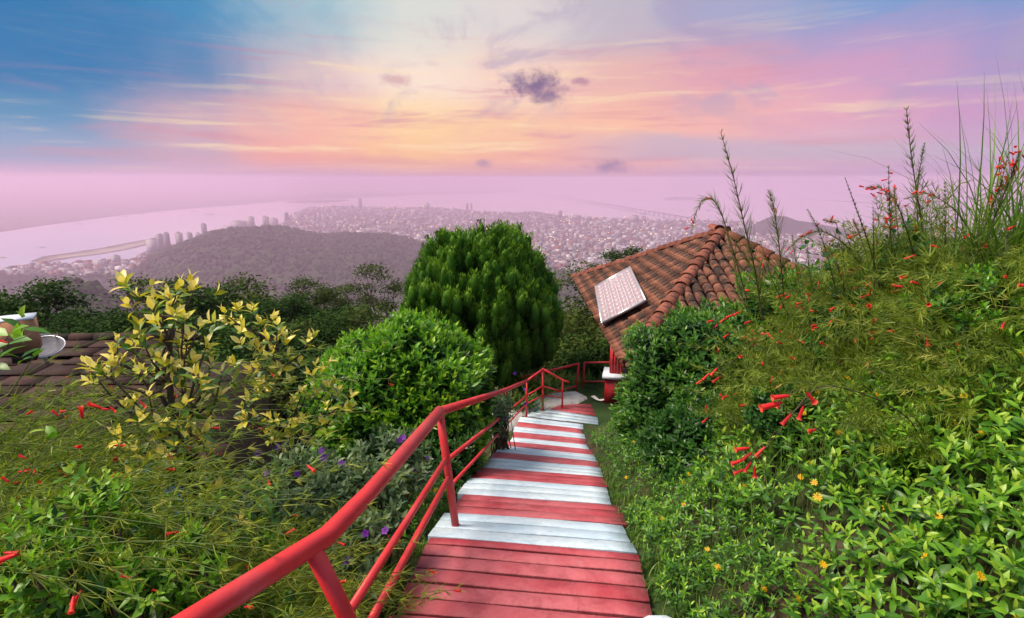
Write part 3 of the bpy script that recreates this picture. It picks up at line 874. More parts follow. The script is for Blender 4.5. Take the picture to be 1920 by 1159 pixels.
# bedding under the strips shows in the joints
bv, bf = [], []
for y in np.linspace(1.2, 11.2, 60):
    xc, h, a = path_c(y)
    for s in (-1, 1): bv.append((xc + s * (PW / 2 - .03) * math.cos(a), y - s * (PW / 2 - .03) * math.sin(a), h - .022))
for i in range(59): bf += [(2 * i, 2 * i + 1, 2 * i + 3), (2 * i, 2 * i + 3, 2 * i + 2)]
MB().add(bv, bf).build('bedding', M['groove'], path)
# rough whitewashed kerb of concrete round the head of the landing
kp = [(905, 792), (950, 772), (985, 758), (1020, 748), (1060, 741), (1091, 741)]
kb = MB(); kv = []
for i, (px, py) in enumerate(kp):
    c = np.array(onz(px, py, LAND_Z + .02)); w = .34 + .16 * math.sin(i * 2.1)
    kv += [c + (-.35, .25, -.25), c + (-.15, .1, .05 + .02 * math.sin(i * 3)), c + (w * .5, -w, .04), c + (w * .7, -w * 1.3, -.2)]
kf = []
for i in range(len(kp) - 1):
    for q in range(3):
        a = i * 4 + q
        kf += [(a, a + 4, a + 5), (a, a + 5, a + 1)]
kerb = kb.add(kv, kf).build('landing_kerb', M['concrete'], None, True)
tag(kerb, kind='structure')

# whitewashed kerb stone at the near right corner of the path
kc = np.array(onz(1232, 1178, -2.36)); km = MB()
V0, F0 = ICO2
q = V0 * np.array([.16, .12, .06]); q[:, 2] = np.clip(q[:, 2], -.05, .035)
km.add(q + kc + (.02, -.02, -.02), F0, .2)
tag(km.build('kerb_stone', M['slab_white'], None, True), 'rounded white painted kerb stone at the near corner of the path', 'kerb')

# landing with artificial turf
lp = [(1.0, 10.75), (2.0, 10.1), (3.2, 9.6), (9.6, 9.6), (9.8, 21.4), (3.6, 21.4), (3.4, 14.4), (2.6, 13.4), (1.15, 13.3), (1.25, 12.2), (1.55, 11.7)]
from mathutils.geometry import tessellate_polygon
tv = [Vector((x, y, LAND_Z)) for x, y in lp]
tf = [tuple(t) for t in tessellate_polygon([tv])]
n_ = len(tv)
v_ = [tuple(p) for p in tv] + [(p.x, p.y, LAND_Z - .25) for p in tv]
for i in range(n_):
    j = (i + 1) % n_
    tf += [(i, j, n_ + j), (i, n_ + j, n_ + i)]
tag(link('turf_landing', mesh_from('turf_landing', v_, tf), M['turf']), kind='structure')

# ------------------------------------------------------------------ railings of red painted pipe
def rail_obj(name, pts, r, parent, n_between=1):
    pts = np.asarray(pts, float)
    return MB().tube(pts, r, 14).build(name, M['rail'], parent, True)
def joint(p, r, parent):
    V, F_ = ICO2
    return MB().add(V * r + np.array(p), F_).build('weld_joint', M['rail'], parent, True)
def on_path(px, py):
    """where the sight line meets the path's own slope"""
    d = ray(px, py); lo, hi = 1.0, 12.0
    for _ in range(50):
        mid = (lo + hi) / 2
        if d.z / d.y * mid > path_c(mid)[1]: lo = mid
        else: hi = mid
    return np.array(d * (lo / d.y))
P2b = on_path(856, 992); P3b = on_path(945, 842)
P2t = np.array(at(824, 772, P2b[1] - .02)); P3t = np.array(at(949, 731, P3b[1]))
P4b = np.array(onz(987, 783, LAND_Z)); P4t = np.array(at(988, 714, P4b[1]))
P5b = np.array(onz(1018, 770, LAND_Z)); P5t = np.array(at(1018, 692, P5b[1]))
P6b = np.array(onz(1054, 767, LAND_Z)); P6t = np.array(at(1055, 713, P6b[1]))
Pend = np.array(at(1067, 717, P6b[1] - .05))
A1 = np.array(onz(372, 1157, -1.28)); A2 = np.array(onz(612, 1006, -1.37)); A3 = np.array(onz(690, 927, -1.44)); A0 = A1 + (A1 - A2) * .8
hr = thing('handrail', P2b, 'red pipe handrail with two lower rails running down beside the painted path', 'railing')
TOPR = .040
rail_obj('top_rail', [A0, A1, A2, A3, P2t], TOPR, hr)
rail_obj('top_rail', [P2t, P3t, P4t], .034, hr)
rail_obj('top_rail', [P4t, P5t], .024, hr)
rail_obj('top_rail', [P5t, P5t + (P6t - P5t) * .5, P6t, Pend], .024, hr)
for p in (P2t,): joint(p, .041, hr)
for p in (P4t, P5t): joint(p, .027, hr)
joint(A3, .0405, hr)
P1t = A2 * .85 + A1 * .15; P1b = np.array([P1t[0] + .24, P1t[1] + .12, path_c(P1t[1] + .12)[1]])
for a, b, r_ in ((P1t, P1b, .034), (P2t, P2b, .029), (P3t, P3b, .022), (P4t, P4b, .022), (P5t, P5b, .026), (P6t, P6b, .022)):
    po = rail_obj('post', [a, a * .5 + b * .5, b - (0, 0, .05)], r_, hr)
    MB().tube([b + (0, 0, .005), b + (0, 0, .022)], r_ + .012, 12).build('base_flange', M['rail'], po)
def lower(fr, stations, r_):
    q = [t * fr + b * (1 - fr) for t, b in stations]
    for a, b in zip(q[:-1], q[1:]): rail_obj('lower_rail', [a, (a + b) / 2, b], r_, hr)
up0 = (P1t + (A0 - A2) * .9, P1b + (A0 - A2) * .9)
lower(.615, [up0, (P1t, P1b), (P2t, P2b)], .020)
lower(.46, [up0, (P1t, P1b), (P2t, P2b)], .020)
lower(.60, [(P2t, P2b), (P3t, P3b), (P4t, P4b), (P5t, P5b), (P6t, P6b)], .019)
lower(.38, [(P2t, P2b), (P3t, P3b), (P4t, P4b), (P5t, P5b), (P6t, P6b)], .015)
q = P1t * .62 + P1b * .38
rail_obj('stub', [q + (-.06, -.10, -.02), q], .021, hr)
lr = thing('landing_railing', at(1079, 742, 12.9), 'short sloping red railing behind the foot of the path', 'railing')
a0, a1 = np.array(at(975, 708, 12.5)), np.array(at(1085, 682, 12.9))
b1 = np.array(onz(1079, 744, LAND_Z)); b1[1] = 12.9; b1 = np.array(at(1079, 744, 12.9))
rail_obj('top_rail', [a0, (a0 + a1) / 2, a1], .028, lr)
rail_obj('post', [a1, (a1 + b1) / 2, b1 + (0, 0, -.6)], .03, lr)
c0, c1 = np.array(at(1015, 742, 12.6)), np.array(at(1080, 724, 12.9))
rail_obj('lower_rail', [c0, (c0 + c1) / 2, c1], .024, lr)
c0, c1 = np.array(at(955, 750, 12.4)), np.array(at(1018, 741, 12.6))
rail_obj('lower_rail', [c0, (c0 + c1) / 2, c1], .024, lr)
rail_obj('post', [np.array(at(1004, 701, 12.6)), np.array(at(1003, 735, 12.6)), np.array(at(1002, 775, 12.6))], .03, lr)
er = thing('edge_railing', at(1093, 738, 13.2), 'level red railing at the outer edge of the turf landing', 'railing')
e0, e1 = np.array(at(1096, 680, 13.2)), np.array(at(1215, 679, 13.2))
rail_obj('top_rail', [e0, (e0 + e1) / 2, e1], .026, er)
f0, f1 = np.array(at(1095, 716, 13.2)), np.array(at(1215, 715, 13.2))
rail_obj('lower_rail', [f0, (f0 + f1) / 2, f1], .024, er)
g1 = np.array(at(1092, 739, 13.2))
rail_obj('post', [e0, (e0 + g1) / 2, g1 + (0, 0, -.3)], .028, er)
e2 = e1.copy(); rail_obj('post', [e2, e2 - (0, 0, .4), e2 - (0, 0, .9)], .028, er)

# ------------------------------------------------------------------ pavilion: pillar, hipped tiled roof
EAVE_Z = -3.95
Fc = np.array(onz(1172, 686, EAVE_Z)); Lc = np.array(onz(1077, 522, EAVE_Z))
AP = np.array(at(1352, 437, 16.2))
cx = AP[0]
Rc = np.array([2 * cx - Fc[0], Fc[1] + .3, EAVE_Z]); Bc = np.array([2 * cx - Lc[0], Lc[1], EAVE_Z])
pavn = thing('pavilion', Vector((cx, 16.2, LAND_Z)), 'open pavilion with terracotta tiled hip roof below the garden path', 'pavilion')
def barrel_mesh(name, L, r0, r1, n=6, thick=.012):
    """half-round tile: wide lower end at y=0, narrower upper end at y=L"""
    V, F_ = [], []
    for y, r in ((0, r0), (L, r1)):
        for rr_ in (r, r - thick):
            for k in range(n + 1):
                a = math.pi * k / n
                V.append((-math.cos(a) * rr_, y, math.sin(a) * rr_ * .85))
    m_ = n + 1
    for k in range(n):
        F_ += [(k, k + 1, 2 * m_ + k + 1), (k, 2 * m_ + k + 1, 2 * m_ + k)]
        F_ += [(m_ + k, 3 * m_ + k + 1, m_ + k + 1), (m_ + k, 3 * m_ + k, 3 * m_ + k + 1)]
        F_ += [(k, m_ + k + 1, k + 1), (k, m_ + k, m_ + k + 1)]
    return mesh_from(name, np.array(V), np.array(F_), np.full(len(V), .5), True)
TILE = barrel_mesh('roof_tile', .44, .130, .108); TILE.materials.append(M['terracotta'])
RIDGE = barrel_mesh('ridge_tile', .62, .185, .145, 8, .02); RIDGE.materials.append(M['ridge_tile'])
def frame_mat(o, x, y, z):
    return Matrix(((x[0], y[0], z[0], o[0]), (x[1], y[1], z[1], o[1]), (x[2], y[2], z[2], o[2]), (0, 0, 0, 1)))
trnd = random.Random(5)
def roof_face(E0, E1, single, name):
    u = E1 - E0; Lu = np.linalg.norm(u); u = u / Lu
    w = AP - E0; a_ap = float(w @ u); vv = w - a_ap * u; Hs = np.linalg.norm(vv); vv = vv / Hs
    n = np.cross(u, vv)
    if n[2] < 0: n = -n
    # deck of pan tiles
    dk = MB()
    MBq = [E0 - n * .04, E1 - n * .04, AP - n * .04]
    dk.add(MBq + [p - n * .07 for p in MBq], [(0, 1, 2), (3, 5, 4), (0, 3, 4), (0, 4, 1)])
    roof = dk.build('roof_slope', M['old_tile'], pavn)
    pitch, rows_ = .285, int(Hs / .37) + 1
    rest = MB()
    ncol = int(Lu / pitch)
    for c in range(ncol + 1):
        a = (c + .5) * pitch
        for r_ in range(rows_):
            b = r_ * .37 - .06
            bm_ = b + .2
            lim = Hs * (a / a_ap if a < a_ap else (Lu - a) / (Lu - a_ap))
            if bm_ > lim - .05: continue
            ang = trnd.gauss(0, .03); tilt = .035 + trnd.gauss(0, .018)
            x_ = u * math.cos(ang) + vv * math.sin(ang); y_ = vv * math.cos(ang) - u * math.sin(ang)
            y2 = y_ * math.cos(tilt) - n * math.sin(tilt); z2 = np.cross(x_, y2)
            if z2 @ n < 0: x_ = -x_; z2 = -z2
            o_ = E0 + u * (a + trnd.gauss(0, .008)) + vv * (b + trnd.gauss(0, .012)) + n * (.015 + trnd.uniform(0, .008))
            mt = frame_mat(o_, x_, y2, z2)
            if single:
                ob = bpy.data.objects.new('roof_tile', TILE); COL.objects.link(ob); ob.matrix_basis = mt; hang(ob, roof)
            else:
                co = np.array([mt @ vtx.co for vtx in TILE.vertices]); tri = np.array([tuple(p.vertices) for p in TILE.polygons])
                rest.add(co, tri)
            # the pan between two columns
            pm_ = frame_mat(o_ + u * pitch * .5 - n * .02, -x_, y2, -z2)
            co = np.array([pm_ @ vtx.co for vtx in TILE.vertices]) - n * .0
            tri = np.array([tuple(p.vertices) for p in TILE.polygons])
            rest.add(co, tri)
    rest.build(name, M['terracotta'], roof, True, 'stuff')
    return u, vv, n, roof
UL, VL, NL, ROOF = roof_face(Lc, Fc, True, 'pan_tiles')
roof_face(Fc, Rc, False, 'front_tiles')
for E0, E1 in ((Rc, Bc), (Bc, Lc)):
    n = np.cross(E1 - E0, AP - E0); n /= np.linalg.norm(n); n = n if n[2] > 0 else -n
    q = [E0, E1, AP]
    MB().add(q + [p - n * .12 for p in q], [(0, 1, 2), (3, 5, 4), (0, 3, 4), (0, 4, 1)]).build('roof_slope', M['old_tile'], pavn)
def hip(E, step=.50):
    d = AP - E; L = np.linalg.norm(d); d = d / L
    side = np.cross(d, (0, 0, 1)); side /= np.linalg.norm(side); up = np.cross(side, d)
    k = 0.0
    while k < L - .2:
        tl = .05 + trnd.gauss(0, .015); yy = d * math.cos(tl) - up * math.sin(tl); zz = np.cross(side, yy)
        ob = bpy.data.objects.new('ridge_tile', RIDGE); COL.objects.link(ob)
        ob.matrix_basis = frame_mat(E + d * k + up * (.05 + trnd.uniform(0, .015)), side, yy, zz); hang(ob, ROOF)
        # mortar collar at the overlap
        k += step * trnd.uniform(.94, 1.06)
for E in (Fc, Lc, Rc, Bc): hip(E)
MB().add(ICO2[0] * np.array([.24, .24, .16]) + AP + (0, 0, .06), ICO2[1]).build('apex_cap', M['ridge_tile'], pavn, True)
# eave board
for E0, E1 in ((Lc, Fc), (Fc, Rc)):
    a_, b_ = E0 + (0, 0, -.12), E1 + (0, 0, -.12)
    d = (b_ - a_); Ld_ = np.linalg.norm(d); d /= Ld_; sd_ = np.cross(d, (0, 0, 1))
    cen = (a_ + b_) / 2 + (np.array([cx, 16.2, 0]) - np.array([(a_ + b_)[0] / 2, (a_ + b_)[1] / 2, 0])) * .03
    MB().box(cen, (Ld_ / 2 - .1, .02, .06), [d, sd_, (0, 0, 1)]).build('eave_board', M['wood_dark'], pavn)
pc = np.array(onz(1153, 758, LAND_Z)); pc[1] += .24; pc[0] += .03
ca, sa = math.cos(R(14)), math.sin(R(14))
pax = np.array([(ca, -sa, 0), (sa, ca, 0), (0, 0, 1.0)])
zt = 4.2
MB().box(pc + (0, 0, .33), (.235, .235, .33), pax).build('pillar_base', M['red_post'], pavn)
MB().box(pc + (0, 0, .70), (.30, .30, .045), pax).build('pillar_cap', M['cap_white'], pavn)
pz = .745
PPO = MB().box(pc + (.02, .02, pz + .345), (.150, .150, .345), pax).build('pillar_post', M['red_post'], pavn)
for k in range(4):
    for face in (0, 1):
        off = (-.105 + .07 * k)
        if face == 0: c_ = pc + (.02, .02, pz + .345) + pax[0] * off - pax[1] * .156
        else: c_ = pc + (.02, .02, pz + .345) + pax[1] * off - pax[0] * .156
        hx = (.016, .008, .345) if face == 0 else (.008, .016, .345)
        MB().box(c_, hx, pax).build('post_rib', M['rail'], PPO)
for (x_, y_) in ((4.0, 19.4), (8.6, 12.2), (8.6, 19.4)):
    MB().box((x_, y_, LAND_Z + .7), (.16, .16, .7)).build('pillar_post', M['red_post'], pavn)
# paper scraps beside the pillar
s0 = np.array(onz(1118, 748, LAND_Z + .02)); s1 = np.array(onz(1130, 752, LAND_Z + .02))
pap = MB()
pap.quad(s0 + (-.12, .16, .004), s0 + (-.02, .18, .02), s1 + (-.04, -.02, .01), s1 + (-.16, 0, .03))
pap.quad(s1 + (-.16, 0, .03), s1 + (-.04, -.02, .01), s1 + (.16, .02, .05), s1 + (-.02, .10, .012))
tag(pap.build('paper_scrap', M['paper']), 'crumpled white paper scrap on the turf by the red pillar', 'paper')

# solar panel lying on the left slope of the roof
off = .27
def on_roof(px, py, o=off):
    d = np.array(ray(px, py)); p0 = Fc + NL * o
    return d * (p0 @ NL) / (d @ NL)
q = [on_roof(*p) for p in ((1102, 543), (1172, 509), (1224, 552), (1146, 601))]
pcn = sum(q) / 4
ex = (q[1] - q[0] + q[2] - q[3]) / 2; ey = (q[3] - q[0] + q[2] - q[1]) / 2
lx, ly = np.linalg.norm(ex), np.linalg.norm(ey); ex = ex / lx; ey = ey - (ey @ ex) * ex; ey /= np.linalg.norm(ey)
sp = thing('solar_panel', Vector(pcn), 'silver framed solar panel lying on the terracotta pavilion roof', 'solar panel')
nn = np.cross(ex, ey); nn = nn if nn[2] > 0 else -nn
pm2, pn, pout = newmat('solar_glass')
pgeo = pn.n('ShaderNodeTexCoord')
b = principled(pn, (.44, .33, .37, 1), .32, .6, 0)  # pink of the reflected sky put into the base colour
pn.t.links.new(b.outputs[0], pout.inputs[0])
nC, nR = 6, 10
gl = .035
BK = MB().box(pcn + nn * .004, (lx / 2 - .02, ly / 2 - .02, .006), [ex, ey, nn]).build('backing', M['cap_white'], sp)
for i in range(nC):
    for j in range(nR):
        fx = (i + .5) / nC - .5; fy = (j + .5) / nR - .5
        MB().box(pcn + ex * fx * (lx - .08) + ey * fy * (ly - .08) + nn * .012, ((lx - .08) / nC / 2 - .008, (ly - .08) / nR / 2 - .004, .004), [ex, ey, nn]).build('cell', pm2, BK)
for s_ in (-1, 1):
    MB().box(pcn + ex * s_ * (lx / 2 - .015), (.022, ly / 2, .035), [ex, ey, nn]).build('frame_bar', M['metal'], sp)
    MB().box(pcn + ey * s_ * (ly / 2 - .015), (lx / 2 - .038, .022, .034), [ex, ey, nn]).build('frame_bar', M['metal'], sp)
for sx in (-.3, .3):
    for sy in (-.35, .35):
        MB().box(pcn + ex * lx * sx + ey * ly * sy - nn * .13, (.03, .03, .10), [ex, ey, nn]).build('foot', M['metal'], sp)
sk = on_roof(1207, 615, .12)
tag(MB().box(sk, (.21, .13, .02), [ex, ey, nn]).build('glass_tile', pm2), 'small dark glass tile set in the pavilion roof', 'roof window')

# ------------------------------------------------------------------ old brown roof on the left, dish and box on it
hut = thing('old_hut', (-7.2, 8.4, gz(-7.2, 8.4)), 'low hut under a weathered dark brown tiled roof, half hidden by shrubs', 'hut')
r0, r1 = np.array(at(-60, 640, 10.6)), np.array(at(240, 637, 10.6))          # ridge
e0 = np.array(at(-40, 900, 6.4)); e1 = np.array(at(345, 905, 6.4))
for p, z_ in ((e0, -4.6), (e1, -4.6)): pass
ud = nrm(r1 - r0); Lr = np.linalg.norm(r1 - r0) + .5
down = nrm((e0 + e1) / 2 - (r0 + r1) / 2); down = nrm(down - (down @ ud) * ud); Hs = 3.9
nh = np.cross(down, ud); nh = nh if nh[2] > 0 else -nh
HRF = MB().hexa([r0 - nh * .08, r1 + ud * .5 - nh * .08, r1 + ud * 3.2 + down * Hs - nh * .08, r0 + down * Hs - nh * .08, r0 - nh * .01, r1 + ud * .5 - nh * .01, r1 + ud * 3.2 + down * Hs - nh * .01, r0 + down * Hs - nh * .01]).build('roof_slope', M['wood_dark'], hut)
hr_ = random.Random(9)
for i in range(11):
    yb = i * .36; x = hr_.uniform(-.4, 0)
    xmax = Lr + .2 + 3.0 * i / 11
    while x < xmax:
        w_ = hr_.uniform(.62, .9)
        if hr_.random() > .04:
            c_ = r0 + ud * (x + w_ / 2) + down * (yb + .2 + hr_.gauss(0, .02)) + nh * (.03 + hr_.uniform(0, .02))
            tl = .10 + hr_.gauss(0, .02); a_ = hr_.gauss(0, .02)
            dd = nrm(down * math.cos(a_) + ud * math.sin(a_)); uu = nrm(ud - (ud @ dd) * dd)
            d2 = dd * math.cos(tl) + nh * math.sin(tl); n2 = np.cross(d2, uu); n2 = n2 if n2[2] > 0 else -n2
            MB().box(c_, (w_ / 2 - .006, .235, .014), [uu, d2, n2]).build('roof_tile', M['old_tile'], HRF)
        x += w_
for k in range(9):
    c_ = r0 + ud * (.1 + k * .52) + nh * .05
    MB().tube([c_, c_ + ud * .27 + (0, 0, hr_.uniform(-.01, .01)), c_ + ud * .55], [.11, .105, .095], 8).build('ridge_tile', M['old_tile'], HRF, True)
rb0, rb1 = r0 + down * .02 - nh * .02, r1 + ud * .5 + down * .02 - nh * .02
MB().hexa([rb0 + (0, 0, -.1), rb1 + (0, 0, -.1), rb1 + (0, 2.6, -1.7), rb0 + (0, 2.6, -1.7), rb0, rb1, rb1 + (0, 2.6, -1.55), rb0 + (0, 2.6, -1.55)]).build('rear_roof_deck', M['old_tile'], hut)
wl = [r0 + down * (Hs - .5) - nh * .2, r1 + ud * 2.2 + down * (Hs - .5) - nh * .2]
wb = gz(-6, 7.4) - .5
wall_c = [np.array([p[0], p[1], p[2]]) for p in wl]
bk = [np.array([p[0], p[1] + 4.5, p[2]]) for p in wl]
MB().hexa([np.array([p[0], p[1], wb]) for p in (wall_c[0], wall_c[1], bk[1], bk[0])] + [np.array([p[0], p[1], wall_c[0][2] - .1]) for p in (wall_c[0], wall_c[1], bk[1], bk[0])]).build('wall', M['wood_dark'], hut)
# satellite dish lying tilted on the roof
dc = np.array(at(78, 655, 7.6)); dr_ = .28
dish = thing('satellite_dish', Vector(dc), 'round grey satellite dish tilted up on the brown roof beside a box', 'satellite dish')
dn = nrm(np.array([.15, -.35, 1.0])); dx_ = nrm(np.cross(dn, (0, 1, 0.2))); dy_ = np.cross(dn, dx_)
V_, F__ = [dc - dn * .05], []
ns, nr_ = 28, 5
for j in range(1, nr_ + 1):
    for k in range(ns):
        a = 2 * math.pi * k / ns; rr_ = dr_ * j / nr_
        V_.append(dc + dx_ * rr_ * math.cos(a) * 1.05 + dy_ * rr_ * math.sin(a) + dn * (.09 * (j / nr_) ** 2 - .05))
for k in range(ns):
    F__.append((0, 1 + k, 1 + (k + 1) % ns))
    for j in range(nr_ - 1):
        a, b_ = 1 + j * ns + k, 1 + j * ns + (k + 1) % ns
        F__ += [(a, a + ns, b_ + ns), (a, b_ + ns, b_)]
M['dish'] = plain('dish_grey', (.13, .13, .16), .7, .2, .25, 6.0, .1, 0, ((.30, .22, .18), 4.0, .58))
MB().add(V_, F__).build('reflector', M['dish'], dish, True)
rim = [dc + dx_ * dr_ * 1.05 * math.cos(a) + dy_ * dr_ * math.sin(a) + dn * .04 for a in np.linspace(0, 2 * math.pi, 33)]
MB().tube(rim, .009, 6).build('rim', M['metal'], dish, True)
MB().tube([dc - dn * .05, dc - dn * .3], .03, 8).build('mount', M['metal'], dish)
MB().tube([dc + dy_ * -.33 + dn * .03, dc + dn * .28], .010, 6).build('feed_arm', M['metal'], dish)
bxc = np.array(at(38, 627, 7.3))
bx = thing('carton_box', Vector(bxc - np.array([0, 0, .24])), 'brown cardboard box with pale top standing on the brown roof', 'box')
M['card'] = plain('cardboard', (.40, .20, .11), .85, .2, .25, 5.0, .2, 0, ((.2, .1, .06), 4.0, .6))
ba_ = R(35); bax = [(math.cos(ba_), math.sin(ba_), 0), (-math.sin(ba_), math.cos(ba_), 0), (0, 0, 1)]
MB().box(bxc, (.19, .17, .23), bax).build('body', M['card'], bx)
lid = MB(); lid.box(bxc + (0, 0, .245), (.20, .18, .014), bax); lid.build('lid', M['cap_white'], bx)
MB().box(bxc - np.array(bax[1]) * .171 + (0.02, 0, .06), (.05, .002, .04), bax).build('printed_mark', M['wood_dark'], bx)
MB().box(bxc + (0, 0, -.30), (.13, .12, .08), bax).build('stand', M['wood_dark'], bx)
# crumpled blue plastic sheet among the shrubs
tp = MB(); cells = 14
for (px, py, s0_, ph) in ((262, 905, .22, 0), (320, 955, .26, 1.7)):
    c_ = np.array(at(px, py, 3.6)); G_ = []
    for i in range(cells):
        for j in range(cells):
            u_, v_ = i / (cells - 1) - .5, j / (cells - 1) - .5
            G_.append(c_ + np.array([u_ * s0_ * 1.5, .12 * math.sin(u_ * 9 + ph) + .05 * math.sin(v_ * 17), v_ * s0_ - u_ * .18 + .03 * math.sin(u_ * 21 + v_ * 13)]))
    ff = []
    for i in range(cells - 1):
        for j in range(cells - 1):
            a = i * cells + j
            ff += [(a, a + cells, a + cells + 1), (a, a + cells + 1, a + 1)]
    tp.add(G_, ff)
tag(tp.build('blue_sheet', M['blue_tarp'], None, True), 'crumpled bright blue plastic sheet behind the yellow-leaved shrub', 'plastic sheet')

# ================================================================== vegetation
A3_ = lambda *a: np.array(a, float)
def unit(n):
    v = rng.normal(size=(n, 3)); return nrm(v)
def perp(d):
    r = unit(len(d)); return nrm(np.cross(d, r))
def shoots(P, D, pairs, l0, l1, spread0=.45, spread1=1.25, step=.45, jitter=.25, tint0=.35, tint1=.9, aspect=.42, whorl=2):
    """leafy shoots: whorls of leaves from base (old, spread) to tip (young, upright)"""
    n = len(P); O, DD, U, W_, L_, T = [], [], [], [], [], []
    phase = rng.uniform(0, 6.28, n)
    a = perp(D); b = np.cross(D, a)
    size = rng.uniform(.75, 1.2, n); tn_ = rng.normal(0, .10, n)
    for k in range(pairs):
        f = k / max(1, pairs - 1)                    # 0 base .. 1 tip
        L = (l0 + (l1 - l0) * f) * size
        sp_ = spread1 + (spread0 - spread1) * f
        for s in range(whorl):
            th = phase + k * (math.pi / whorl) + s * 2 * math.pi / whorl + rng.normal(0, .2, n)
            side = a * np.cos(th)[:, None] + b * np.sin(th)[:, None]
            s2 = sp_ + rng.normal(0, jitter, n)
            d = D * np.cos(s2)[:, None] + side * np.sin(s2)[:, None]
            O.append(P + D * (f * step * l0)[..., None] if np.ndim(f * step * l0) else P + D * (f * step * l0))
            DD.append(d); U.append(nrm(D * np.sin(s2)[:, None] - side * np.cos(s2)[:, None]) + .25 * unit(n))
            W_.append(L * aspect * rng.uniform(.85, 1.15, n)); L_.append(L * rng.uniform(.8, 1.15, n))
            T.append(np.clip(tint0 + (tint1 - tint0) * f + tn_ + rng.normal(0, .06, n), 0, 1))
    c = np.concatenate
    return c(O), c(DD), c(U), c(W_), c(L_), c(T)
def facing(O, D):
    """how large a leaf shows: nearer, and on the camera's side"""
    return -np.linalg.norm(O, axis=1)

def dome_bush(name, label, cat, centre, rad, base_z, n_sh, leaf, mat, singles, tints=(.25, .95), seed=1, lob=.10, cut=None):
    """rounded clipped shrub: shoots over the surface of a lumpy dome, dim foliage inside, a few stems"""
    c = np.array(centre, float); rad = np.array(rad, float)
    root = thing(name, Vector((c[0], c[1], base_z)), label, cat)
    d = unit(n_sh * 2); d = d[d[:, 2] > -.75][:n_sh]
    bump_ = 1 + lob * (np.sin(d[:, 0] * 5 + seed) * np.sin(d[:, 1] * 4.3 + 2 * seed) + .7 * np.sin(d[:, 2] * 7 + d[:, 0] * 6 + seed)) + rng.normal(0, .035, len(d))
    P = c + d * rad * bump_[:, None]
    low = P[:, 2] < base_z + .05; P[low, 2] = base_z + .05 + rng.uniform(0, .3, low.sum())
    if cut is not None:
        k = cut(P); P, d = P[k], d[k]
    D = nrm(d * .75 + A3_(0, 0, .75) + .35 * unit(len(d)))
    topness = np.clip(d[:, 2] * .5 + .5, 0, 1)
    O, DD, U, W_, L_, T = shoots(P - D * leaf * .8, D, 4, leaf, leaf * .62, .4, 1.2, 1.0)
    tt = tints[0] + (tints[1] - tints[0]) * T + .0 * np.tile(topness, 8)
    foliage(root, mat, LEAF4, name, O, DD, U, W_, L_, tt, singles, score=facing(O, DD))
    # inner leaves, deeper in
    m_ = n_sh * 2
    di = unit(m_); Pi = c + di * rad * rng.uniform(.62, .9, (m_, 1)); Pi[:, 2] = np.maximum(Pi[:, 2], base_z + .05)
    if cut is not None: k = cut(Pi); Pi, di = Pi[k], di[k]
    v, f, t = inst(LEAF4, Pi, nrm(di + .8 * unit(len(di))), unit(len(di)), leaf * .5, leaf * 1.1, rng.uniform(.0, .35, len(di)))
    link('dark_foliage_core', mesh_from('dark_foliage_core', v, f, t), mat, root)
    st_ = MB()
    for i in range(9):
        dd = unit(1)[0]; dd[2] = abs(dd[2]) * .8 + .2
        e = c + dd * rad * .7; b0 = np.array([c[0] + rng.normal(0, .08), c[1] + rng.normal(0, .08), base_z - .1])
        st_.tube([b0, b0 * .55 + e * .45 + rng.normal(0, .05, 3), e], [.028, .018, .006], 6)
    st_.build('stems', M['bark'], root, True)
    return root
# the clipped round bush left of the rail
bc = np.array(at(765, 752, 6.3))
dome_bush('round_bush', 'dense round bush of glossy bright green leaves beside the red handrail', 'bush', bc, (1.13, .95, .97), gz(bc[0], bc[1]) , 2300, .14, M['bush'], 300, (.18, 1.0), 1,
          cut=lambda P: P[:, 0] < np.interp(P[:, 1], PY, PX) - PW / 2 - .02)
bc2 = np.array(at(850, 860, 5.6))
dome_bush('small_bush', 'dark green lower bush filling the gap under the red handrail', 'bush', bc2 + (-.12, 0, -.25), (.55, .8, .75), gz(bc2[0] - .3, bc2[1]), 800, .10, M['hedge'], 120, (.1, .75), 4,
          cut=lambda P: P[:, 0] < np.interp(P[:, 1], PY, PX) - PW / 2 - .02)
# the bush hanging over the right side of the path
hc = np.array(at(1300, 760, 6.2))
dome_bush('trimmed_hedge', 'tall glossy green shrub hanging over the foot of the pavilion roof', 'bush', hc, (.80, 1.1, 1.12), gz(1.7, 6.0) - .1, 2500, .115, M['hedge'], 300, (.2, 1.0), 2, .17,
          cut=lambda P: P[:, 0] > np.interp(P[:, 1], PY, PX) + PW / 2 + .12)
hc3 = np.array(at(1390, 700, 6.6))
dome_bush('leafy_shrub', 'bright shrub with red tube flowers rising behind the tall glossy shrub', 'bush', hc3, (.75, .7, .75), gz(hc3[0], 6.6) - .1, 1100, .11, M['bush'], 160, (.1, .95), 9, .2)
hc2 = np.array(at(1320, 880, 4.6))
dome_bush('lower_hedge', 'dim green shrub below the overhanging shrub at the path edge', 'bush', hc2 + (.10, .1, -.05), (.55, .7, .6), gz(1.6, 4.6) - .1, 1000, .10, M['hedge'], 120, (.1, .75), 6, .13,
          cut=lambda P: P[:, 0] > np.interp(P[:, 1], PY, PX) + PW / 2 + .2)

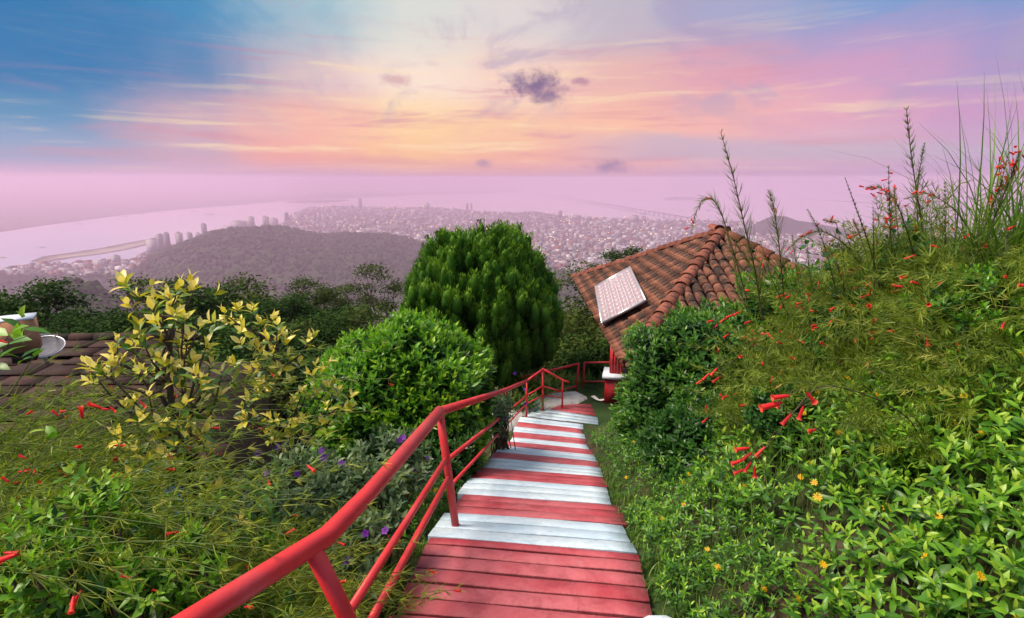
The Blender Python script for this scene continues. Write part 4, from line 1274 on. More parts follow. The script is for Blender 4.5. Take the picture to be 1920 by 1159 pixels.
# ------------------------------------------------------------------ big dark conifer
def conifer():
    Y0 = 13.5
    c = np.array(at(903, 640, Y0)); s = Y0 / FPX * 1.02
    top_z = at(900, 425, Y0).z
    base = gz(c[0], c[1])
    root = thing('conifer', Vector((c[0], c[1], base)), 'broad dark green conifer with upright plumes behind the round bush', 'tree')
    H = top_z - base
    # radius against height, read off the outline
    zs = np.array([at(900, y, Y0).z for y in (700, 660, 620, 580, 540, 500, 470, 440, 424)])
    rs_ = np.array([96, 124, 140, 138, 122, 94, 64, 34, 8]) * s
    n = 1150
    zz = rng.uniform(zs[0] - .9, zs[-1] - .50, n)
    rr = np.interp(zz, zs, rs_); th = rng.uniform(0, 2 * math.pi, n)
    keep = (np.cos(th + .0) * 0 + np.sin(th)) < .75
    zz, rr, th = zz[keep], rr[keep], th[keep]
    lump = 1 + .07 * np.sin(th * 5 + zz * 2.2) + .06 * np.sin(th * 9 - zz * 4)
    rr = rr * lump * rng.uniform(.80, 1.0, len(zz))
    P = np.stack([c[0] + rr * np.cos(th), c[1] + rr * np.sin(th) * .9, zz], 1)
    extra = np.array([at(x, y + 36, Y0) for x, y in ((876, 432), (892, 424), (903, 422), (921, 426), (940, 422), (958, 428), (866, 442), (972, 446), (850, 458))])
    P = np.concatenate([P, extra])
    out = nrm(np.stack([P[:, 0] - c[0], P[:, 1] - c[1], np.zeros(len(P))], 1))
    ax = nrm(out * rng.uniform(.0, .34, (len(P), 1)) + A3_(0, 0, 1) + .10 * unit(len(P)))
    hgt = rng.uniform(.38, .66, len(P)); wid = rng.uniform(.13, .20, len(P))
    m_ = 110
    N = len(P)
    f = rng.uniform(0, 1, (N, m_)); ang = rng.uniform(0, 2 * math.pi, (N, m_))
    prof = np.sqrt(np.clip(1 - ((f - .45) / .58) ** 2, 0, 1))
    a = perp(ax); b = np.cross(ax, a)
    side = a[:, None] * np.cos(ang)[..., None] + b[:, None] * np.sin(ang)[..., None]
    O = P[:, None] + ax[:, None] * (f * hgt[:, None])[..., None] + side * (prof * wid[:, None] * rng.uniform(.5, 1.1, (N, m_)))[..., None]
    D = ax[:, None] * 1.0 + side * .45 + .20 * rng.normal(size=(N, m_, 3))
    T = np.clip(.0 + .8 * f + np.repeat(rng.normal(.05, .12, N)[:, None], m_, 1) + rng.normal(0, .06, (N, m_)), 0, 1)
    def body(i):
        V0, F0 = ICO2
        q = V0.copy(); q *= 1 + rng.uniform(-.10, .10, (len(q), 1))
        fz = q[:, 2]
        w_ = wid[i] * .70 * (1 - .25 * fz)
        pv_ = P[i] + ax[i] * (hgt[i] * (.46 + .50 * fz))[:, None] + a[i] * (q[:, 0] * w_)[:, None] + b[i] * (q[:, 1] * w_)[:, None]
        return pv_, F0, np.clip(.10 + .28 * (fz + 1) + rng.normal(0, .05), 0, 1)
    # each of the plumes that show largest is a part of its own
    order = np.argsort(P[:, 1] + 0)
    vis = set(order[:290].tolist()) | set(range(N - len(extra), N))
    rest = ([], [], [], [])
    for i in range(N):
        if i in vis:
            v, fc, t = inst(LEAF2, O[i], D[i], side[i], .026, rng.uniform(.08, .14, m_), T[i])
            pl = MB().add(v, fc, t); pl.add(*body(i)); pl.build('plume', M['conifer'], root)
        else:
            rest[0].append(O[i]); rest[1].append(D[i]); rest[2].append(side[i]); rest[3].append(T[i])
    rb_ = MB()
    for i in range(N):
        if i not in vis: rb_.add(*body(i))
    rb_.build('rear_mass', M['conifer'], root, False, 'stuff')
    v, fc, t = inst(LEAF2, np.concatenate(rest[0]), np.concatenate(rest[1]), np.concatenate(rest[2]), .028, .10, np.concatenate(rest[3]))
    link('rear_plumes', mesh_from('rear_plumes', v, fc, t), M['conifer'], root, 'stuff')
    # dark solid core added to block light between the plumes
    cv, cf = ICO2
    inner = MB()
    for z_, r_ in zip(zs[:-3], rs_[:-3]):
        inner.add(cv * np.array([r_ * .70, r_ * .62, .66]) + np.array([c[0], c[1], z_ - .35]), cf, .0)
    inner.build('dark_foliage_core', M['conifer'], root, True)
    MB().tube([(c[0], c[1], base - .3), (c[0], c[1], base + H * .5), (c[0], c[1], base + H * .7)], [.22, .14, .04], 10).build('trunk', M['bark'], root, True)
conifer()

# ------------------------------------------------------------------ background trees: a few grown shapes, copied
def grow_tree(name, mat, h, lobes, n_clump, leaves, leaf, clump_r, seed, trunk_r=.16, airy=False):
    r_ = np.random.default_rng(seed)
    root = thing(name, (0, 0, 0), 'x', 'tree')
    tb_ = MB()
    tp_ = np.array([(0, 0, -.5), (.05 * h * r_.normal(), .03 * h, h * .3), (.03 * h * r_.normal(), 0, h * .6)])
    tb_.tube(tp_, [trunk_r, trunk_r * .75, trunk_r * .45], 7)
    O, T = [], []
    for (lx, ly, lz, lr) in lobes:
        lc = np.array([lx, ly, lz]); st_ = tp_[1] + (tp_[2] - tp_[1]) * r_.uniform(.1, 1)
        tb_.tube([st_, st_ * .5 + lc * .5 + r_.normal(0, .05 * h, 3) * .4, lc], [trunk_r * .45, trunk_r * .28, trunk_r * .12], 5, .5, False)
        for q in range(n_clump):
            d = nrm(r_.normal(size=3)); d[2] = d[2] if d[2] > -.45 else -d[2]
            cc = lc + d * lr * r_.uniform(.55, 1.0) * np.array([1, 1, .8])
            if q % 2 == 0: tb_.tube([lc, lc * .5 + cc * .5 + r_.normal(0, .04, 3), cc], [trunk_r * .14, trunk_r * .09, trunk_r * .04], 4, .5, False)
            k = leaves
            O.append(cc + r_.normal(size=(k, 3)) * clump_r * np.array([1, 1, .6]))
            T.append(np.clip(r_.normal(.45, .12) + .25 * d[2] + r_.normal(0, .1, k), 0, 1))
    O = np.concatenate(O); T = np.concatenate(T); n = len(O)
    D = r_.normal(size=(n, 3)) * np.array([1, 1, .7]) + A3_(0, 0, -.1)
    U = r_.normal(size=(n, 3)) * .7 + A3_(0, 0, 1)
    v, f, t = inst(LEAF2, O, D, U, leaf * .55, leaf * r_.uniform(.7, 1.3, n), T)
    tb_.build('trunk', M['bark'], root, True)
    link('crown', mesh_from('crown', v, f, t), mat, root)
    return root
def lob(n, r, z0, z1, lr, seed):
    q = random.Random(seed); out = []
    for i in range(n):
        z = z0 + (z1 - z0) * (i + .5) / n
        k = math.sin(math.pi * (.25 + .62 * (i + .5) / n))
        a = i * 2.4 + q.uniform(-.5, .5)
        out.append((math.cos(a) * r * k * q.uniform(.5, 1), math.sin(a) * r * k * q.uniform(.5, 1), z, lr * q.uniform(.75, 1.25)))
    return out
protos = {
    'broad': grow_tree('broadleaf_tree', M['tree_a'], 8, lob(11, 2.3, 3.4, 7.2, 1.25, 1), 16, 44, .22, .34, 11),
    'olive': grow_tree('broadleaf_tree', M['tree_b'], 8, lob(10, 1.9, 3.2, 7.4, 1.05, 2), 15, 42, .20, .30, 12),
    'airy': grow_tree('slender_tree', M['tree_b'], 9, lob(9, 1.5, 4.6, 8.6, .8, 3), 9, 34, .17, .24, 13, .11),
    'bushy': grow_tree('forest_shrub', M['tree_a'], 4, lob(9, 1.4, .9, 3.4, .95, 4), 16, 44, .17, .28, 14, .09),
    'flat': grow_tree('layered_tree', M['tree_b'], 6, [(x, y, z, .85) for x, y, z in ((0, 0, 5.9), (1.3, .3, 5.7), (-1.3, -.2, 5.6), (2.2, -.2, 5.2), (-2.0, .4, 5.1), (.4, 1.0, 5.3), (.9, -.8, 4.7), (-.8, -.6, 4.6))], 12, 40, .15, .26, 15, .12)}
first = {k: True for k in protos}
def plant_tree(kind, px, py_top, Y, scale, label, group=None, rz=None, drop=None, name=None):
    p = protos[kind]
    scale *= 1.3
    hh = {'broad': 8.3, 'olive': 8.3, 'airy': 9.3, 'bushy': 4.2, 'flat': 6.5}[kind] * scale
    if first[kind]: o = p; first[kind] = False
    else: o = copy_tree(p)
    t = at(px, py_top, Y)
    o.location = (t.x, t.y, t.z - hh)
    o.rotation_euler.z = random.uniform(0, 6.28) if rz is None else rz
    o.scale = (scale * 1.25, scale * 1.25, scale)
    tag(o, label, 'tree', group)
    # longer trunk where the slope falls away below
    return o
G = 'trees of the wooded slope below the garden'
plant_tree('broad', 40, 518, 24, .62, 'dark broad-crowned tree standing behind the hut roof')
plant_tree('broad', 128, 575, 23, .36, 'small dark tree beside the broad-crowned one behind the hut')
plant_tree('broad', -60, 530, 26, .66, 'dark tree cut off at the edge of the picture behind the carton box')
plant_tree('bushy', 232, 572, 20, .62, 'rounded green tree between the hut roof and the yellow-leaved shrub')
plant_tree('olive', 290, 512, 30, .60, 'feathery tree just behind the topmost yellow leaves')
plant_tree('broad', 375, 522, 32, .78, 'wide tree behind the fork of the yellow-leaved shrub')
plant_tree('olive', 455, 520, 34, .85, 'wide olive tree in the middle of the tree line')
plant_tree('broad', 520, 545, 31, .62, 'lower dark tree next to the olive one in the tree line')
plant_tree('olive', 582, 521, 38, .62, 'pointed tree standing alone above the tree line')
plant_tree('airy', 702, 487, 36, .72, 'slender open-crowned tree with visible branches beside the conifer')
plant_tree('airy', 655, 527, 38, .55, 'thin small tree leaning by the slender open-crowned tree')
plant_tree('airy', 1066, 483, 24, .72, 'tall thin tree between the conifer and the pavilion roof')
plant_tree('olive', 1115, 560, 22, .55, 'dark tree against the corner of the pavilion roof')
plant_tree('broad', 1172, 457, 34, .42, 'tree top peeping over the pavilion roof edge')
plant_tree('flat', 1612, 455, 17, .42, 'flat layered tree top behind the tall grasses')
plant_tree('olive', 1010, 590, 21, .55, 'dim tree low between the conifer and the landing railing')
for i, (px, py, Y, s, kd) in enumerate([(300, 575, 24, .55, 'olive'), (360, 590, 22, .52, 'broad'), (430, 580, 25, .6, 'bushy'), (480, 600, 22, .55, 'broad'), (545, 590, 26, .6, 'olive'), (600, 585, 27, .6, 'bushy'), (640, 570, 30, .6, 'broad'), (690, 580, 27, .65, 'olive'),
                                        (740, 590, 28, .6, 'broad'), (250, 640, 18, .5, 'bushy'), (330, 650, 17, .6, 'bushy'), (410, 655, 17, .6, 'broad'), (500, 660, 17, .6, 'bushy'), (580, 650, 19, .6, 'broad'), (650, 640, 20, .6, 'bushy'), (170, 610, 22, .5, 'broad'), (60, 620, 18, .5, 'bushy'),
                                        (1060, 620, 19, .5, 'broad'), (1110, 640, 18.5, .5, 'bushy'), (1000, 650, 18, .5, 'bushy'), (1150, 625, 21, .5, 'olive'), (1210, 600, 24, .6, 'broad'), (1040, 660, 17, .45, 'bushy'), (1090, 668, 16.8, .4, 'bushy'), (960, 660, 19, .6, 'broad'),
                                        (800, 600, 30, .7, 'broad'), (460, 555, 40, .7, 'bushy'), (620, 548, 44, .6, 'olive'), (540, 560, 42, .7, 'broad'), (1130, 690, 16.5, .4, 'bushy'), (1170, 660, 19.8, .5, 'bushy'), (1075, 600, 17, .5, 'olive'), (1120, 615, 16, .45, 'broad'), (1095, 650, 15.2, .4, 'bushy'), (1140, 655, 15.5, .38, 'bushy'), (1050, 640, 15.5, .42, 'olive')]):
    plant_tree(kd, px, py, Y, s, 'one of the crowded dark trees on the slope below the tree line', G)

# ------------------------------------------------------------------ variegated yellow-leaved shrubs
def variegated(label, base, trunk_pts, tips, n_extra, singles, leaf, seed):
    r_ = np.random.default_rng(seed)
    root = thing('variegated_shrub', Vector(base), label, 'shrub')
    wood = MB()
    tk = np.array(trunk_pts, float)
    wood.tube(tk, np.linspace(.030, .012, len(tk)), 8)
    seg = []
    for t in tips:
        t = np.array(t, float)
        # leave the trunk below the tip's height
        below = [i for i in range(len(tk)) if tk[i][2] < t[2] - .12] or [0]
        j = below[-1] if r_.random() < .6 else below[max(0, len(below) - 2)]
        a = tk[j] + r_.normal(0, .01, 3)
        m1 = a * .6 + t * .4 + A3_(0, 0, -.04) + r_.normal(0, .03, 3)
        m2 = a * .25 + t * .75 + A3_(0, 0, -.03) + r_.normal(0, .02, 3)
        wood.tube([a, m1, m2, t], [.011, .008, .006, .004], 5, .5, False)
        seg.append((t, nrm(t - m2)))
        for k in range(n_extra):
            f = r_.uniform(.25, .95); q0 = m1 * (1 - f) + m2 * f if f < .6 else m2 * (1 - f) + t * f
            q1 = q0 + nrm(r_.normal(size=3) + A3_(0, 0, .9)) * r_.uniform(.05, .15)
            wood.tube([q0, q1], [.004, .0025], 4, .5, False)
            seg.append((q1, nrm(q1 - q0 + A3_(0, 0, .02))))
    wood.build('trunk', M['bark'], root, True)
    P = np.array([s[0] for s in seg]); D = nrm(np.array([s[1] for s in seg]) + A3_(0, 0, .7))
    O, DD, U, W_, L_, T = shoots(P - D * .015, D, 3, leaf * 1.05, leaf * .85, .45, 1.35, .5, .26, .30, 1.0, .46)
    T = np.clip(T + r_.normal(0, .12, len(T)), 0, 1)
    foliage(root, M['variegated'], LEAF8, 'variegated', O, DD, U, W_, L_, T, singles, score=facing(O, DD))
    return root
Yv = 3.0
vb = np.array([at(395, 1010, 3.2).x, 3.1, gz(at(395, 1010, 3.2).x, 3.1)])
tk1 = [vb, at(380, 1000, 3.1), at(355, 880, 3.05), at(325, 790, 3.0), at(318, 720, 3.0), at(318, 650, 3.0), at(322, 600, 3.0)]
tips1 = [at(x, y, Yv + dy) for x, y, dy in [(236, 535, .05), (262, 560, 0), (362, 548, .0), (340, 540, .1), (290, 590, -.1), (320, 585, .1), (345, 605, -.15), (300, 625, .1), (272, 650, -.1), (285, 680, .15), (352, 640, .1), (372, 622, -.05), (385, 655, -.1), (340, 670, .2),
                                        (395, 690, .1), (415, 705, -.05), (408, 750, .0), (375, 720, -.2), (260, 700, -.1), (250, 660, .1), (165, 690, -.05), (190, 700, -.15), (205, 705, .05), (215, 665, .0), (240, 770, .1), (280, 745, -.2), (345, 765, -.2), (300, 800, -.2), (270, 795, .1),
                                        (228, 825, -.25), (210, 850, -.2), (260, 850, -.3), (300, 860, -.25), (330, 840, -.3), (370, 820, .1), (395, 860, -.1), (410, 1010, -.5), (400, 1030, -.55), (250, 910, -.4), (380, 905, -.2), (345, 700, .1), (310, 690, -.15), (330, 555, -.05)]]
variegated('taller yellow and cream leaved shrub with a forked dark trunk', vb, tk1, tips1, 2, 300, .086, 21)
Yw = 4.3
vb2 = np.array([at(530, 900, 4.4).x, 4.4, gz(at(530, 900, 4.4).x, 4.4)])
tk2 = [vb2, at(528, 880, 4.4), at(520, 800, 4.35), at(522, 740, 4.3), at(522, 690, 4.3), at(520, 640, 4.3)]
tips2 = [at(x, y, Yw + dy) for x, y, dy in [(424, 590, 0), (440, 605, .1), (458, 610, -.1), (475, 590, .1), (490, 615, 0), (500, 630, .15), (520, 618, -.1), (535, 640, .1), (455, 650, -.1), (475, 660, .1), (512, 665, -.1), (540, 675, 0), (575, 645, .1), (592, 690, 0), (560, 690, .1), (600, 700, -.05),
                                        (610, 730, 0), (630, 740, .1), (655, 748, 0), (640, 770, -.1), (620, 785, .1), (590, 745, 0), (565, 740, -.15), (545, 770, .1), (510, 735, -.1), (490, 745, .1), (470, 755, -.2), (455, 770, -.2), (480, 785, -.2), (520, 790, -.2), (555, 800, 0), (600, 800, -.1), (540, 720, 0), (505, 700, .1), (470, 700, -.1), (445, 690, 0)]]
variegated('lower spreading yellow leaved shrub in front of the round bush', vb2, tk2, tips2, 2, 300, .100, 22)

# ------------------------------------------------------------------ flowers
def tube_flower(L=1.0):
    mb = MB(); n = 6
    ys_, rs2 = (0, .25, .8, .93, 1.0), (.06, .115, .14, .155, .235)
    V = []
    for y, r in zip(ys_, rs2):
        for k in range(n):
            a = 2 * math.pi * k / n; V.append((r * math.cos(a), y, r * math.sin(a)))
    F2 = []
    for i in range(len(ys_) - 1):
        for k in range(n):
            a, b_ = i * n + k, i * n + (k + 1) % n
            F2 += [(a, b_, b_ + n), (a, b_ + n, a + n)]
    T = np.repeat([.1, .4, .6, .8, 1.0], n)
    return np.array(V), np.array(F2), T
TF = tube_flower()
TFM = mesh_from('flower', TF[0], TF[1], TF[2], True); TFM.materials.append(M['red_flower'])
def put_flower(me, p, d, L, parent, name='flower'):
    d = Vector(d).normalized(); o = bpy.data.objects.new(name, me); COL.objects.link(o)
    o.matrix_basis = Matrix.Translation(Vector(p)) @ d.to_track_quat('Y', 'Z').to_matrix().to_4x4() @ Matrix.Rotation(random.uniform(0, 6.28), 4, 'Y') @ Matrix.Scale(L, 4)
    return hang(o, parent)
def daisy_mesh():
    V, F2, T = [], [], []
    for k in range(9):
        a = 2 * math.pi * k / 9
        c, s = math.cos(a), math.sin(a); b = len(V)
        def pt(r, w, y): return (c * r - s * w, y, s * r + c * w)
        V += [pt(.15, -.06, 0), pt(.15, .06, 0), pt(.72, .17, .07), pt(1.0, 0, .03), pt(.72, -.17, .07)]
        F2 += [(b, b + 1, b + 2), (b, b + 2, b + 4), (b + 4, b + 2, b + 3)]; T += [.6] * 5
    b = len(V); m_ = 8
    for k in range(m_):
        a = 2 * math.pi * k / m_; V.append((.24 * math.cos(a), .03, .24 * math.sin(a))); T.append(0)
    V.append((0, .16, 0)); T.append(0)
    for k in range(m_): F2.append((b + k, b + (k + 1) % m_, b + m_))
    me = mesh_from('flower', np.array(V), np.array(F2), np.array(T)); me.materials.append(M['yellow_flower']); return me
DAISY = daisy_mesh()
def violet_mesh():
    V, F2, T = [], [], []
    for k in range(5):
        a = 2 * math.pi * k / 5; c, s = math.cos(a), math.sin(a); b = len(V)
        def pt(r, w, y): return (c * r - s * w, y, s * r + c * w)
        V += [pt(.05, 0, 0), pt(.6, -.42, .12), pt(.6, 0, .04), pt(.6, .42, .12), pt(1.0, -.22, .10), pt(1.0, .22, .10)]
        F2 += [(b, b + 2, b + 1), (b, b + 3, b + 2), (b + 1, b + 2, b + 4), (b + 2, b + 5, b + 4), (b + 2, b + 3, b + 5)]; T += [.1, .6, .4, .6, 1, 1]
    me = mesh_from('flower', np.array(V), np.array(F2), np.array(T)); me.materials.append(M['purple_flower']); return me
VIOLET = violet_mesh()

# ------------------------------------------------------------------ grey-green glory shrub with purple flowers
def glory(label, c, rad, n_sh, nf, singles, fl, gap=.10):
    c = np.array(c, float); bz = gz(c[0], c[1])
    root = thing('purple_flower_shrub', Vector((c[0], c[1], bz)), label, 'shrub')
    d = unit(n_sh); d[:, 2] = np.abs(d[:, 2]) * .9 - .15
    P = c + d * np.array(rad) * rng.uniform(.55, 1.05, (n_sh, 1)); P[:, 2] = np.maximum(P[:, 2], ground_z(P[:, 0], P[:, 1]) + .08)
    k = P[:, 0] < np.interp(P[:, 1], PY, PX) - PW / 2 - gap
    P, d = P[k], d[k]
    D = nrm(d * .6 + A3_(0, 0, .8) + .4 * unit(len(d)))
    O, DD, U, W_, L_, T = shoots(P, D, 4, .105, .065, .5, 1.5, 1.0, .25, .15, .75, .38)
    foliage(root, M['tibouchina'], LEAF8, 'glory', O, DD, U, W_, L_, T, singles, score=facing(O, DD))
    st_ = MB()
    for i in range(0, len(P), 3):
        b0 = np.array([c[0] + rng.normal(0, .1), c[1] + rng.normal(0, .1), bz - .05])
        st_.tube([b0, b0 * .5 + P[i] * .5 + rng.normal(0, .04, 3), P[i]], [.010, .007, .003], 5, .5, False)
    st_.build('stems', M['stem_brown'], root)
    for (px, py) in fl:
        p = at(px, py, c[1] - rad[1] * .8)
        put_flower(VIOLET, p, (random.uniform(-.4, .4), -.8, random.uniform(.2, .8)), random.uniform(.020, .027), root)
    for i in range(nf):
        j = rng.integers(len(P)); put_flower(VIOLET, P[j] + D[j] * .10, D[j] + A3_(0, -.5, 0), .024, root)
glory('grey-green shrub dotted with purple flowers behind the near handrail', at(565, 960, 3.5), (.55, .55, .42), 330, 2, 200, [(522, 838), (484, 850), (603, 845), (607, 858), (640, 868), (558, 888)])
glory('dim grey-green shrub hanging under the round bush near the handrail corner', at(720, 890, 4.1), (.35, .5, .38), 160, 2, 90, [(752, 823), (748, 826), (757, 820)])
glory('small leafy clump with purple flowers at the lower rail of the handrail', at(690, 1045, 2.75), (.28, .35, .2), 120, 2, 80, [(685, 1000), (722, 995)])
glory('purple flowered clump growing through the handrail at the far bend', at(938, 782, 7.4), (.20, .5, .42), 150, 0, 0, [(947, 785), (984, 730), (985, 757), (965, 700)], -.15)

# ------------------------------------------------------------------ creeping daisies (ground cover with yellow flowers)
def creeping(label, spots, n_sh, leaf, singles, fl_n, fl_px=(), keep=None, hmin=.04, hmax=.30, tints=(.2, .95)):
    """spots: list of (x, y, radius) on the ground"""
    x0, y0 = np.mean([s[0] for s in spots]), np.mean([s[1] for s in spots])
    root = thing('creeping_daisy', Vector((x0, y0, gz(x0, y0))), label, 'plant')
    w = np.array([s[2] ** 2 for s in spots]); w = w / w.sum()
    ch = rng.choice(len(spots), n_sh, p=w); S = np.array(spots)[ch]
    r = np.sqrt(rng.uniform(0, 1, n_sh)) * S[:, 2]; a = rng.uniform(0, 6.28, n_sh)
    x, y = S[:, 0] + r * np.cos(a), S[:, 1] + r * np.sin(a)
    c_ = np.interp(y, PY, PX); k = (np.abs(x - c_) > PW / 2 + .05)
    if keep is not None: k &= keep(x, y)
    x, y = x[k], y[k]
    P = np.stack([x, y, ground_z(x, y) + rng.uniform(hmin, hmax, len(x))], 1)
    D = nrm(A3_(0, 0, 1) + .45 * unit(len(P)) + A3_(-.15, -.15, 0))
    O, DD, U, W_, L_, T = shoots(P, D, 3, leaf, leaf * .62, .55, 1.35, .8, .22, tints[0] + .1, tints[1], .36)
    foliage(root, M['daisy_leaf'], LEAF8, 'daisy', O, DD, U, W_, L_, T, singles, score=facing(O, DD))
    st_ = MB()
    for i in range(0, len(P), 2):
        g = np.array([P[i][0] + rng.normal(0, .05), P[i][1] + rng.normal(0, .05), 0]); g[2] = gz(g[0], g[1]) - .02
        st_.tube([g, P[i]], [.004, .003], 4, .5, False)
    st_.build('stems', M['stem_green'], root, kind='stuff')
    for i in range(fl_n):
        j = rng.integers(len(P)); p = P[j] + D[j] * leaf * 1.1
        put_flower(DAISY, p, D[j] + A3_(rng.normal(0, .4), -.7, .2), rng.uniform(.017, .025), root)
    return P
right = lambda x, y: x > np.interp(y, PY, PX)
creeping('thick mat of leafy creeping daisies with many yellow flowers low on the bank', [(2.0, 2.15, .55), (2.5, 2.3, .6), (1.7, 2.0, .4), (2.3, 2.7, .6)], 640, .085, 300, 34, keep=right, tints=(.3, 1.0))
creeping('creeping daisies in the corner of the bank nearest the camera', [(1.6, 1.55, .5), (2.1, 1.6, .5)], 340, .078, 200, 12, keep=right, tints=(.3, 1.0))
creeping('creeping daisies half way up the bank under the wiry firecracker stems', [(1.9, 3.1, .55), (2.6, 3.2, .7), (3.2, 3.2, .7), (1.7, 3.5, .4)], 800, .080, 200, 26, keep=right)
creeping('sparse creeping daisies on dark soil along the right edge of the path', [(1.25, 2.6, .38), (1.25, 3.2, .38), (1.3, 3.8, .38), (1.15, 2.1, .3)], 620, .055, 200, 9, keep=right, hmax=.16, tints=(.1, .8))
creeping('small weedy daisies along the right path edge near the bend', [(1.5, 4.5, .4), (1.55, 5.3, .4), (1.6, 6.1, .4), (1.45, 5.6, .3), (1.65, 7.0, .35), (1.7, 7.8, .4), (1.8, 8.8, .4)], 700, .055, 120, 10, keep=right, hmax=.25, tints=(.05, .7))
creeping('leafy creeping daisies under the wiry stems in the near corner by the handrail', [(-1.35, 1.8, .5), (-1.9, 1.9, .5), (-1.0, 1.9, .3), (-1.6, 2.4, .4)], 640, .068, 220, 10, keep=lambda x, y: ~right(x, y), hmin=.1, hmax=.55, tints=(.25, .95))
creeping('leafy undergrowth packed below the firecracker stems at the left picture edge', [(-2.2, 2.2, .6), (-2.7, 2.6, .6), (-1.8, 2.6, .5), (-3.2, 3.0, .6)], 900, .085, 150, 4, keep=lambda x, y: ~right(x, y), hmin=.1, hmax=.9, tints=(.3, 1.0))
creeping('leafy weeds growing thick under the lower rails of the handrail', [(-.95, 2.6, .28), (-.95, 3.1, .28), (-.9, 3.7, .28), (-.85, 4.3, .3), (-.8, 4.9, .3)], 420, .055, 150, 5, keep=lambda x, y: ~right(x, y), hmax=.28, tints=(.1, .8))

# ------------------------------------------------------------------ firecracker plants: wiry arching stems, needle branchlets, red tube flowers
def firecracker(label, bases, n_st, height, lean, singles_fl, seed, needle=.07, spread=.5, droop=.5, fl_len=.036, width=.0042, tint=(.2, .9), nodes=16, fl_px=()):
    r_ = np.random.default_rng(seed)
    b = np.array(bases, float)
    x0, y0 = b[:, 0].mean(), b[:, 1].mean()
    root = thing('firecracker_plant', Vector((x0, y0, gz(x0, y0))), label, 'plant')
    stems = MB(); O, D, U, L_, T = [], [], [], [], []
    tips = []
    for i in range(n_st):
        bx_, by_, br_ = b[r_.integers(len(b))]
        a = r_.uniform(0, 6.28); rr = br_ * math.sqrt(r_.uniform())
        x, y = bx_ + rr * math.cos(a), by_ + rr * math.sin(a)
        g = np.array([x, y, gz(x, y) - .03])
        h = height * r_.uniform(.55, 1.15)
        hd = nrm(np.array([lean[0] + r_.normal() * spread, lean[1] + r_.normal() * spread, 0]))
        reach = h * r_.uniform(.25, .9) * droop * 1.6
        t = np.linspace(0, 1, nodes)
        dz = h * (1.25 * t - (.25 + .55 * droop) * t ** 2.2)
        pts = g + hd * (reach * t ** 1.6)[:, None] + A3_(0, 0, 1) * dz[:, None] + np.cumsum(r_.normal(0, .004, (nodes, 3)), 0)
        stems.tube(pts, np.linspace(.0042, .0016, nodes), 4, r_.uniform(0, 1), False)
        tan = nrm(np.gradient(pts, axis=0))
        st0 = int(nodes * .18); tn_ = r_.normal(.5, .18)
        for k in range(st0, nodes):
            q = 7
            th = r_.uniform(0, 6.28, q)
            aa = nrm(np.cross(tan[k], [.3, .2, 1.0])); bb = np.cross(tan[k], aa)
            sd_ = aa * np.cos(th)[:, None] + bb * np.sin(th)[:, None]
            d = tan[k] * r_.uniform(.5, 1.1, (q, 1)) + sd_ * .75 + A3_(0, 0, -.15)
            O.append(np.repeat(pts[k][None], q, 0)); D.append(d); U.append(sd_ + .3 * r_.normal(size=(q, 3)))
            f = k / nodes
            L_.append(needle * r_.uniform(.6, 1.5, q) * (1.15 - .5 * f)); T.append(np.clip(tint[0] + (tint[1] - tint[0]) * (tn_ + r_.normal(0, .12, q)), 0, 1))
        tips.append((pts[-1], tan[-1], pts[int(nodes * .7)], hd))
    stems.build('stems', M['stem_green'], root)
    v, f, t = inst(NEEDLE, np.concatenate(O), np.concatenate(D), np.concatenate(U), width, np.concatenate(L_), np.concatenate(T))
    link('foliage', mesh_from('foliage', v, f, t), M['needle'], root, 'stuff')
    stk = MB()
    for i in range(singles_fl):
        p, d, pm_, hd = tips[r_.integers(len(tips))]
        base = p if r_.random() < .6 else pm_
        q = base + r_.normal(0, .02, 3)
        dd = nrm(hd * .7 + A3_(0, 0, -.35) + .55 * r_.normal(size=3))
        stk.tube([base, q], [.0012, .0012], 4, .5, False)
        put_flower(TFM, q, dd, fl_len * r_.uniform(.75, 1.2), root)
    for (px, py, Y, dx, dy, L) in fl_px:
        p = np.array(at(px, py, Y)); e = np.array(at(px + dx, py + dy, Y))
        put_flower(TFM, p, e - p, np.linalg.norm(e - p), root)
        stk.tube([p, p + A3_(.05, .03, .04) + r_.normal(0, .015, 3)], [.0014, .0014], 4, .5, False)
    if stk.n: stk.build('flower_stalks', M['stem_brown'], root, kind='stuff')
    return root
# left corner
firecracker('wiry firecracker plant spilling across the near left corner with red tube flowers', [(-2.7, 2.1, .45), (-2.3, 2.0, .35), (-3.1, 2.5, .5)], 250, 1.75, (.95, -.02), 60, 31, .095, .30, .70, .046, .0042, (.45, 1.1))
firecracker('firecracker plant arching over the edge of the brown roof', [(-3.3, 2.9, .5), (-3.7, 3.3, .5)], 150, 2.15, (.9, .05), 40, 32, .11, .28, .70, .042, .005, (.2, .95),
            fl_px=[(190, 765, 2.4, -24, -8, 0), (205, 762, 2.4, 12, 10, 0), (262, 752, 2.4, 12, 12, 0), (110, 780, 2.3, -12, -10, 0), (155, 785, 2.3, -4, -22, 0), (125, 770, 2.3, -12, 2, 0), (205, 768, 2.4, -14, -2, 0), (30, 1040, 1.5, -34, 12, 0), (245, 1085, 1.6, -18, -6, 0), (300, 1110, 1.7, -14, -4, 0), (18, 905, 1.7, -14, -10, 0), (50, 860, 2.0, -14, -6, 0), (15, 643, 1.7, -14, -4, 0)])
firecracker('low mass of thin yellowish stems in front of the blue sheet', [(-1.7, 1.8, .4), (-1.35, 2.1, .35), (-2.0, 2.3, .4)], 230, 1.0, (.8, -.05), 45, 33, .085, .4, .70, .036, .0036, (.5, 1.1))
